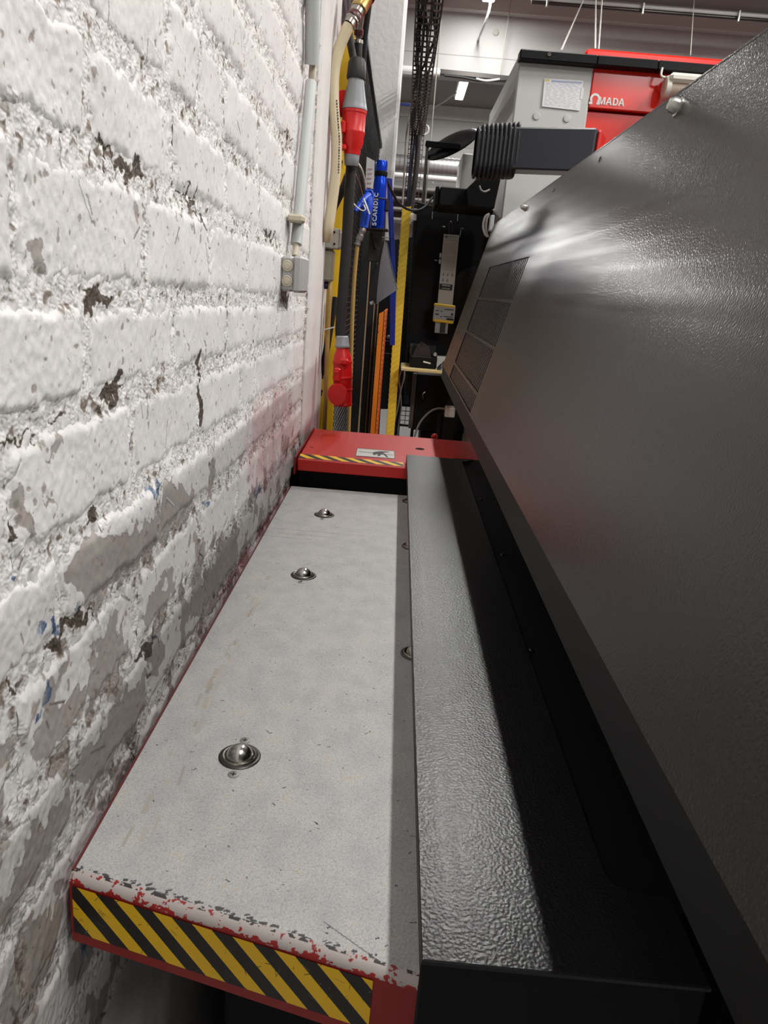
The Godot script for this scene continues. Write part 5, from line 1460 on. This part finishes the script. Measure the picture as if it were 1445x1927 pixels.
	part("white_band", sh().tube([ca.lerp(cc, 0.02), ca.lerp(cc, 0.05)], 0.0175, 12), mats.white_plastic, cr)
	# shelf with printer and odds and ends
	var s := thing("wooden_shelf", "thin pale wooden shelf board below the label strip", "shelf", Vector3(0.1336, 0.9405, -3.7))
	part("board", sh().span(Vector3(0.027, 0.9265, -3.7) + Vector3(0, -0.004, 0), Vector3(0.3308, 0.9369, -3.98), 0.002), mats.wood_light, s)
	var sy := 0.9369
	var pr := thing("black_box_tray", "black plastic box with an open tray standing on the wooden shelf", "box", Vector3(0.1344, sy, -3.85))
	var pa := 0.0712
	var pz := 0.2036
	part("box", sh().span(Vector3(pa, sy, -3.95), Vector3(pz, sy + 0.058, -3.76), 0.005), mats.black_satin, pr)
	part("tray_wall", sh().span(Vector3(pa - 0.004, sy + 0.058, -3.95), Vector3(pa + 0.004, sy + 0.108, -3.78), 0.002), mats.black_rubber, pr)
	part("tray_wall", sh().span(Vector3(pa - 0.004, sy + 0.058, -3.952), Vector3(pz, sy + 0.105, -3.944), 0.002), mats.black_rubber, pr)
	part("label_tab", sh().box(Vector3(lerpf(pa, pz, 0.63), sy + 0.03, -3.758), Vector3(0.038, 0.007, 0.003), 0.001, Basis(Vector3.BACK, -0.16)), mats.white_plastic, pr)
	var cloth := thing("dark_red_cloth", "dark maroon cloth heaped in the black box tray on the shelf", "cloth", Vector3(lerpf(pa, pz, 0.5), sy + 0.058, -3.86))
	var pts := PackedVector3Array()
	var uv := PackedVector2Array()
	var nz := noise(0.3, 71, 2)
	for j in 12:
		for i in 14:
			var a := i / 13.0
			var b := j / 11.0
			pts.append(Vector3(lerpf(pa + 0.012, pz - 0.03, a), sy + 0.059 + pow(sin(a * PI) * sin(b * PI), 0.45) * (0.05 + nz.get_noise_2d(i * 1.3, j * 1.3) * 0.03), lerpf(-3.78, -3.93, b)))
			uv.append(Vector2(a, b))
	part("heap", sh().grid(14, 12, pts, uv, Vector3.UP), mat("maroon_cloth", Color(0.13, 0.07, 0.075), 0.95), cloth)
	var cup := thing("chrome_lens", "small chrome ended black tube on the box by the shelf", "tube", Vector3(pz - 0.012, sy + 0.07, -3.76))
	part("tube", sh().lathe([Vector2(0, 0.03), Vector2(0.008, 0.03), Vector2(0.011, 0.026), Vector2(0.011, -0.03), Vector2(0, -0.03)], 16, frame(Vector3(pz - 0.012, sy + 0.0695, -3.79), Vector3(0, 0.1, 1))), mats.zinc, cup)
	var wb := thing("white_carton", "small white box behind the black tray on the shelf", "box", Vector3(0.2304, sy, -3.9))
	part("carton", sh().span(Vector3(0.2085, sy, -3.96), Vector3(0.2689, sy + 0.054, -3.88), 0.003), mats.white_plastic, wb)
	var foil := thing("crumpled_wrap", "crumpled grey plastic wrap at the right end of the shelf", "wrap", Vector3(0.2255, sy, -3.78))
	pts = PackedVector3Array()
	uv = PackedVector2Array()
	var fz := noise(0.9, 77, 2)
	for j in 10:
		for i in 10:
			var a := i / 9.0
			var b := j / 9.0
			pts.append(Vector3(0.2097 + a * 0.055, sy + 0.001 + sin(a * PI) * sin(b * PI) * (0.03 + fz.get_noise_2d(i * 2.0, j * 2.0) * 0.03), -3.73 - b * 0.1))
			uv.append(Vector2(a, b))
	part("wrap", sh().grid(10, 10, pts, uv, Vector3.UP), mat("grey_film", Color(0.25, 0.26, 0.28), 0.25), foil)
	# cabinet under the shelf
	var cb2 := thing("black_cabinet", "black cabinet with a small handle under the wooden shelf", "cabinet", Vector3(0.4249, 0, -4.4))
	var cx := 0.1254
	part("body", sh().span(Vector3(cx, 0.5445, -4.6), Vector3(cx + 0.42, 0.8624, -4.2), 0.004), mats.black_matt, cb2)
	part("plinth", sh().span(Vector3(cx + 0.05, 0, -4.55), Vector3(cx + 0.40, 0.5445, -4.25), 0.004), mats.black_matt, cb2)
	part("pale_side", sh().span(Vector3(cx - 0.024, 0.5527, -4.22), Vector3(cx - 0.001, 0.8643, -4.19), 0.002), mat("pale_side_board", Color(0.42, 0.37, 0.35), 0.7), cb2)
	part("handle", sh().tube(smooth([Vector3(0.171, 0.7295, -4.18), Vector3(0.1666, 0.7551, -4.165), Vector3(0.178, 0.7659, -4.18)]), 0.004, 8), mats.zinc, cb2)
	# white adaptor on a black pedestal
	var ps := thing("power_adaptor", "white power adaptor with a grey cable standing on a black pedestal", "adaptor", Vector3(0.3154, 0.6917, -4))
	part("case", sh().span(Vector3(0.2863, 0.6637, -4.05), Vector3(0.339, 0.7214, -3.97), 0.005), mats.white_plastic, ps)
	part("cable", sh().tube(smooth([Vector3(0.2806, 0.7107, -3.98), Vector3(0.2455, 0.7122, -3.97), Vector3(0.2067, 0.6947, -3.96), Vector3(0.1727, 0.659, -3.95), Vector3(0.1479, 0.6155, -3.94), Vector3(0.1332, 0.5553, -3.93)]), 0.0055, 10), mats.cable_grey, ps)
	var pd := thing("black_pedestal", "square black pedestal carrying the white power adaptor", "pedestal", Vector3(0.3227, 0, -4.0))
	part("column", sh().span(Vector3(0.2853, 0, -4.06), Vector3(0.3486, 0.6698, -3.96), 0.003), mats.black_satin, pd)
	part("side_tube", sh().tube([Vector3(0.2644, 0.6816, -4), Vector3(0.2681, 0.1, -4.0)], 0.013, 12), mats.black_satin, pd)
	part("foot_plate", sh().span(Vector3(0.2507, 0, -4.1), Vector3(0.3601, 0.012, -3.9), 0.002), mats.black_satin, pd)
	# caged opening to the left of the cabinet, with blue foot and grey leads
	var cg := thing("low_cage", "low black wire cage left of the cabinet under the shelf", "cage", Vector3(0.0848, 0.6636, -4.6))
	var xa := 0.0371
	var xb := 0.1433
	var bar := sh()
	for k in 12:
		var yy := lerpf(0.7985, 0.4632, k / 11.0)
		bar.box(Vector3((xa + xb) / 2, yy, -4.8), Vector3(xb - xa, 0.004, 0.004))
	for k in 3:
		bar.box(Vector3(lerpf(xa, xb, 0.2 + 0.3 * k), 0.6359, -4.802), Vector3(0.004, 0.7985 - 0.4632, 0.004))
	part("bars", bar, mats.dark_steel, cg)
	part("back_sheet", sh().span(Vector3(xa - 0.06, 0.5755, -4.88), Vector3(xb + 0.1, 0.8159, -4.86)), mats.black_matt, cg)
	part("foot_bar", sh().span(Vector3(xa - 0.03, 0.4703, -4.72), Vector3(xb + 0.02, 0.484, -4.7), 0.002), mats.fence_black, cg)
	for x in [xa, xb]:
		part("leg", sh().span(Vector3(x - 0.01, 0, -4.82), Vector3(x + 0.01, 0.7985, -4.79), 0.003), mats.fence_black, cg)
	var bf := thing("blue_stand", "dark blue slotted stand foot below the wire cage", "stand", Vector3(0.0479, 0, -4.4))
	part("post", sh().prism(PackedVector2Array([Vector2(0.0242, 0.4622) + Vector2(0, -0.8), Vector2(0.0726, 0.4598) + Vector2(0, -0.8), Vector2(0.0524, 0.6572), Vector2(0.0322, 0.7814), Vector2(0.0166, 0.7801), Vector2(0.0209, 0.6546)]), 0.03, Transform3D(Basis(), Vector3(0, 0, -4.4)), 0.003), mats.blue_dark, bf)
	for k in 3:
		part("slot", sh().box(Vector3(0.0471, 0.5518, -4.398) + Vector3(-0.003 * k, -0.045 * k, 0), Vector3(0.006, 0.02, 0.001)), mats.grey_plastic, bf)
	var gl := thing("grey_leads", "two thin grey cables hanging from the left end of the shelf", "cable", Vector3(0.0472, 0.7863, -3.9))
	part("cable", sh().tube(smooth([Vector3(0.0451, 0.9301, -3.68), Vector3(0.0463, 0.8864, -3.7), Vector3(0.0362, 0.8187, -3.75), Vector3(0.0301, 0.7299, -3.8), Vector3(0.0165, 0.6232, -3.85), Vector3(0.0154, 0.528, -3.9)]), 0.0038, 8), mats.cable_grey, gl)
	part("cable", sh().tube(smooth([Vector3(0.0322, 0.927, -3.7), Vector3(0.023, 0.88, -3.74), Vector3(0.034, 0.8121, -3.8), Vector3(0.0469, 0.7253, -3.84), Vector3(0.0421, 0.6165, -3.9), Vector3(0.0439, 0.5265, -3.92)]), 0.0032, 8), mats.cable_grey, gl)
	var so := thing("grey_socket", "small grey connector with looped white leads by the hood edge", "connector", Vector3(0.2199, 1.4907, -2.12))
	part("body", sh().span(Vector3(0.2168, 1.4691, -2.12), Vector3(0.227, 1.5084, -2.09), 0.002), mats.grey_plastic, so)
	for k in 2:
		part("lead", sh().tube(smooth([Vector3(0.2148, 1.512, -2.11), Vector3(0.2044, 1.5046, -2.11) + Vector3(0.006 * k, 0, 0), Vector3(0.2014, 1.4818, -2.11) + Vector3(0.008 * k, 0, 0), Vector3(0.208, 1.4624, -2.11) + Vector3(0.006 * k, 0, 0), Vector3(0.216, 1.455, -2.11)]), 0.0032, 8), mats.cable_grey, so)

# ---------------------------------------------------------------- overhead and far things in the hall

func hall_things() -> void:
	# wire cable tray overhead, then down
	var tr := thing("cable_tray", "brown wire cable tray full of cables running overhead and down by the pole", "cable tray", Vector3(0, 2.35, -4.0))
	var y := 2.35
	var xl := -0.0358
	var w := 0.100
	var n0 := -1.6
	var n1 := -5.75
	var wires := sh()
	for k in 4:
		wires.box(Vector3(xl + w * k / 3.0, y, (n0 + n1) / 2), Vector3(0.006, 0.006, n0 - n1))
	for k in 3:
		for s in 2:
			wires.box(Vector3(xl + w * s, y + 0.022 * (k + 1), (n0 + n1) / 2), Vector3(0.0042, 0.0042, n0 - n1))
	var z := n0
	while z > n1:
		wires.box(Vector3(xl + w / 2, y, z), Vector3(w, 0.006, 0.006))
		for s in 2:
			wires.box(Vector3(xl + w * s, y + 0.034, z), Vector3(0.0045, 0.068, 0.0045))
		z -= 0.075
	part("wire_basket", wires, mats.tray_brown, tr).set_meta("kind", "stuff")
	var drop := sh()
	var dz := n1
	var yb := 1.8673
	for k in 4:
		drop.box(Vector3(xl + w * k / 3.0, (y + yb) / 2, dz), Vector3(0.0042, y - yb, 0.0042))
	var yy := y
	while yy > yb:
		drop.box(Vector3(xl + w / 2, yy, dz), Vector3(w, 0.005, 0.005))
		yy -= 0.03
	part("drop_basket", drop, mats.tray_brown, tr).set_meta("kind", "stuff")
	var g := RandomNumberGenerator.new()
	g.seed = 33
	var bun := thing("cable_bundle", "dark mixed cables lying in the overhead wire tray", "cables", Vector3(0, 2.36, -4.0))
	for k in 11:
		var pts := []
		var x := g.randf_range(0.014, w - 0.014)
		var zz := -1.6
		while zz > n1 + 0.1:
			pts.append(Vector3(xl + clampf(x + g.randfn(0, 0.012), 0.008, w - 0.008), y + 0.008 + g.randf() * 0.03, zz))
			zz -= 0.35
		pts.append(Vector3(xl + x, y + 0.0, n1 + 0.03))
		pts.append(Vector3(xl + x * 0.8 + 0.005, y - 0.15, n1 + 0.02))
		pts.append(Vector3(xl + x * 0.6 + 0.01, y - 0.5, n1 + 0.02))
		pts.append(Vector3(xl + x * 0.5 + 0.01, yb - 0.1, n1 + 0.02))
		part("cable", sh().tube(smooth(pts, 4), 0.004 + g.randf() * 0.003, 6), [mats.cable_black, mats.cable_black, mats.cable_blue, mats.cable_black, mats.cable_grey][k % 5], bun)
	part("coil_loop", sh().tube(smooth([Vector3(0.0745, 2.4097, -5.7), Vector3(0.0897, 2.3879, -5.65), Vector3(0.089, 2.3579, -5.65), Vector3(0.0649, 2.3394, -5.65)]), 0.006, 8), mats.white_plastic, bun)
	part("sleeve", sh().tube(smooth([Vector3(0.0248, 2.3239, -5.6), Vector3(0.0313, 2.1743, -5.6), Vector3(0.0269, 2.0212, -5.6), Vector3(0.0155, 1.858, -5.6)]), 0.02, 10), mats.black_rubber, bun)
	part("pale_lead", sh().tube(smooth([Vector3(-0.012, 2.4671, -5.5), Vector3(-0.0428, 2.4136, -5.5), Vector3(-0.0555, 2.3159, -5.5), Vector3(-0.052, 2.1524, -5.5), Vector3(-0.0439, 1.8504, -5.5)]), 0.006, 8), mats.cable_grey, bun)
	var wl := thing("hanging_wire", "thin white wire hanging straight down beside the wire tray", "wire", Vector3(0.0971, 2.3806, -5))
	part("wire", sh().tube([Vector3(0.0868, 3.0179, -5), Vector3(0.099, 2.7754, -5), Vector3(0.101, 1.8329, -5)], 0.0042, 6), mats.wire_grey, wl)
	# mirror on its pole
	var mi := thing("round_mirror", "black backed oval safety mirror on an arm above the black panel", "mirror", Vector3(0.2117, 2.1201, -4.6))
	var nrm := Vector3(-0.50, 0.80, 0.42).normalized()
	part("shell", sh().lathe([Vector2(0, 0.022), Vector2(0.05, 0.0205), Vector2(0.1, 0.0155), Vector2(0.14, 0.006), Vector2(0.156, -0.002), Vector2(0.158, -0.008), Vector2(0.150, -0.008)], 48, frame(Vector3(0.2123, 2.1147, -4.6), nrm)), mats.mirror_back, mi)
	part("glass", sh().lathe([Vector2(0.15, -0.008), Vector2(0.1, -0.018), Vector2(0, -0.024)], 48, frame(Vector3(0.2123, 2.1147, -4.6), nrm)), mats.steel, mi)
	part("arm", sh().bar(Vector3(0.0722, 2.1014, -4.6), Vector3(0.2474, 2.0754, -4.45), 0.03, 0.03, 0.003, Vector3.UP), mats.black_satin, mi)
	part("pole", sh().bar(Vector3(0.0843, 1.2, -4.6), Vector3(0.0766, 2.1181, -4.6), 0.018, 0.018, 0.002), mats.dark_steel, mi)
	# ribbed duct and a pipe across the far side
	var du := thing("ventilation_duct", "ribbed silver ventilation duct running across the far hall", "duct", Vector3(0.4061, 2.6955, -9.5))
	var d0 := Vector3(0.1051, 2.6955, -9.5)
	var d1 := Vector3(d0.x + 2.4, d0.y, d0.z)
	part("tube", sh().tube([d0 - Vector3(1.0, 0, 0), d1], 0.125, 28), mats.duct, du)
	for k in 46:
		part("ridge", sh().tube([d0 + Vector3(k * 0.05 - 0.9, 0, 0), d0 + Vector3(k * 0.05 - 0.885, 0, 0)], 0.131, 24), mats.duct, du)
	var pi := thing("white_pipe", "thin white pipe under the silver duct across the far hall", "pipe", Vector3(0.3494, 2.5855, -9.4))
	part("pipe", sh().tube([Vector3(0.138, 2.5837, -9.4) - Vector3(0.8, 0, 0), Vector3(0.138, 2.5837, -9.4) + Vector3(1.6, 0, 0)], 0.03, 14), mats.white_metal, pi)
	for k in 3:
		part("hanger", sh().box(Vector3(0.1598, 2.6479, -9.5) + Vector3(0.3 * k + 0.1, 0, 0.08), Vector3(0.015, 0.24, 0.01)), mats.zinc, pi)
	# racks in shadow under the duct
	var ra := thing("storage_rack", "dim grey steel storage rack below the silver duct", "rack", Vector3(0.4124, 2.519, -10.5))
	var r0 := Vector3(0.1376, 2.614, -10.5)
	for k in 4:
		part("shelf", sh().box(r0 + Vector3(0.5, -0.02 - 0.13 * k, -0.3), Vector3(2.4, 0.03, 0.6), 0.004), mats.ceiling_grey, ra)
	for k in 3:
		part("upright", sh().span(Vector3(r0.x - 0.6 + k * 1.1, 0, r0.z - 0.02), Vector3(r0.x - 0.55 + k * 1.1, r0.y, r0.z + 0.03), 0.004), mats.rib_grey, ra)
	part("back", sh().span(Vector3(r0.x - 0.7, 0, r0.z - 0.62), Vector3(r0.x + 1.7, r0.y - 0.02, r0.z - 0.6)), mats.rib_grey, ra)
	# cable rails along the beams
	var ra1 := thing("cable_rail", "pale cable rail with pipes crossing high above the red press", "cable rail", Vector3(2.332, 4.2047, -8.6))
	part("upper_pipe", sh().tube([Vector3(1.0522, 4.1956, -8.6), Vector3(3.7193, 4.2077, -8.6)], 0.02, 12), mats.conduit_grey, ra1)
	part("lower_pipe", sh().tube([Vector3(1.0566, 4.1636, -8.6), Vector3(3.727, 4.1757, -8.6)], 0.017, 12), mats.dark_steel, ra1)
	for k in 3:
		part("strap", sh().box(Vector3(1.2069, 4.1674, -8.55).lerp(Vector3(3.3301, 4.1734, -8.55), k * 0.45), Vector3(0.02, 0.1, 0.03), 0.003), mats.zinc, ra1)
	var ra2 := thing("dark_cable_rail", "dark cable rail below the white beam left of the lit batten", "cable rail", Vector3(0.4217, 3.6453, -9.4))
	part("tray", sh().bar(Vector3(0.2152, 3.6879, -9.44), Vector3(1.0541, 3.675, -9.44), 0.05, 0.08, 0.004, Vector3.UP), mats.dark_steel, ra2)
	part("cable", sh().tube(smooth([Vector3(0.2765, 3.6456, -9.38), Vector3(0.4808, 3.6394, -9.38), Vector3(0.6925, 3.6231, -9.38), Vector3(0.9591, 3.6481, -9.38)]), 0.013, 8), mats.cable_black, ra2)
	part("pale_lead", sh().tube(smooth([Vector3(0.6331, 3.6278, -9.33), Vector3(0.7479, 3.6151, -9.33), Vector3(0.8936, 3.6417, -9.33)]), 0.011, 8), mats.white_plastic, ra2)
	var ra3 := thing("short_pipe", "short white pipe crossing behind the wire tray", "pipe", Vector3(-0.0016, 3.688, -9.44))
	part("pipe", sh().tube([Vector3(-0.212, 3.6831, -9.44), Vector3(0.2277, 3.6835, -9.44)], 0.045, 12), mats.white_metal, ra3)
	part("lower_pipe", sh().tube([Vector3(-0.2095, 3.654, -9.44), Vector3(0.0617, 3.6553, -9.44)], 0.03, 12), mats.conduit_grey, ra3)
	var lc := thing("lamp_cable", "white supply cable drooping between the two lit battens", "cable", Vector3(0.5808, 3.8294, -8.8))
	part("cable", sh().tube(smooth([Vector3(0.6787, 4.266, -9), Vector3(0.6687, 4.1633, -9), Vector3(0.6385, 4.0732, -9.2), Vector3(0.6216, 4.0584, -9.6), Vector3(0.6181, 4.0817, -10.4), Vector3(0.6133, 4.1453, -11.4)]), 0.013, 8), mats.white_metal, lc)
	part("far_end", sh().tube([Vector3(0.545, 4.0893, -12), Vector3(0.3969, 4.0707, -12.5), Vector3(0.231, 4.0703, -13)], 0.012, 6), mats.wire_grey, lc)
	var k := 0
	for q in [[Vector3(1.3768, 3.8663, -7.5), Vector3(0.823, 2.7316, -5), "slanting thin wire running down to the top of the grey press"], [Vector3(1.375, 3.7017, -7), Vector3(1.0213, 2.7544, -5), "upright thin wire left of a pair above the red press"], [Vector3(1.4265, 3.7054, -7), Vector3(1.0405, 2.7531, -5), "upright thin wire right of a pair above the red press"],
			[Vector3(0.9227, 4.2813, -9.4), Vector3(0.9003, 3.6802, -9.42), "thin wire from ceiling to the dark cable rail"], [Vector3(2.6513, 4.1272, -8.5), Vector3(2.6927, 3.786, -8.5), "thin wire below the cable rail at upper right"]]:
		var h := thing("thin_wire", q[2], "wire", (q[0] + q[1]) * 0.5, "thin wires in the hall")
		var up: Vector3 = (q[0] - q[1]) / (q[0].y - q[1].y)
		part("wire", sh().tube([q[1] + up * (5.06 - q[1].y), q[1]], 0.005, 5), mats.wire_grey, h)
		k += 1
	var bs := thing("blue_rail", "blue rail end showing behind the white pillar beside the tray", "rail", Vector3(-0.1183, 3.0271, -8))
	part("rail", sh().bar(Vector3(-5.99, 3.0217, -8.0), Vector3(-0.0662, 3.0217, -8), 0.02, 0.03, 0.002, Vector3.UP), mats.blue_board, bs)
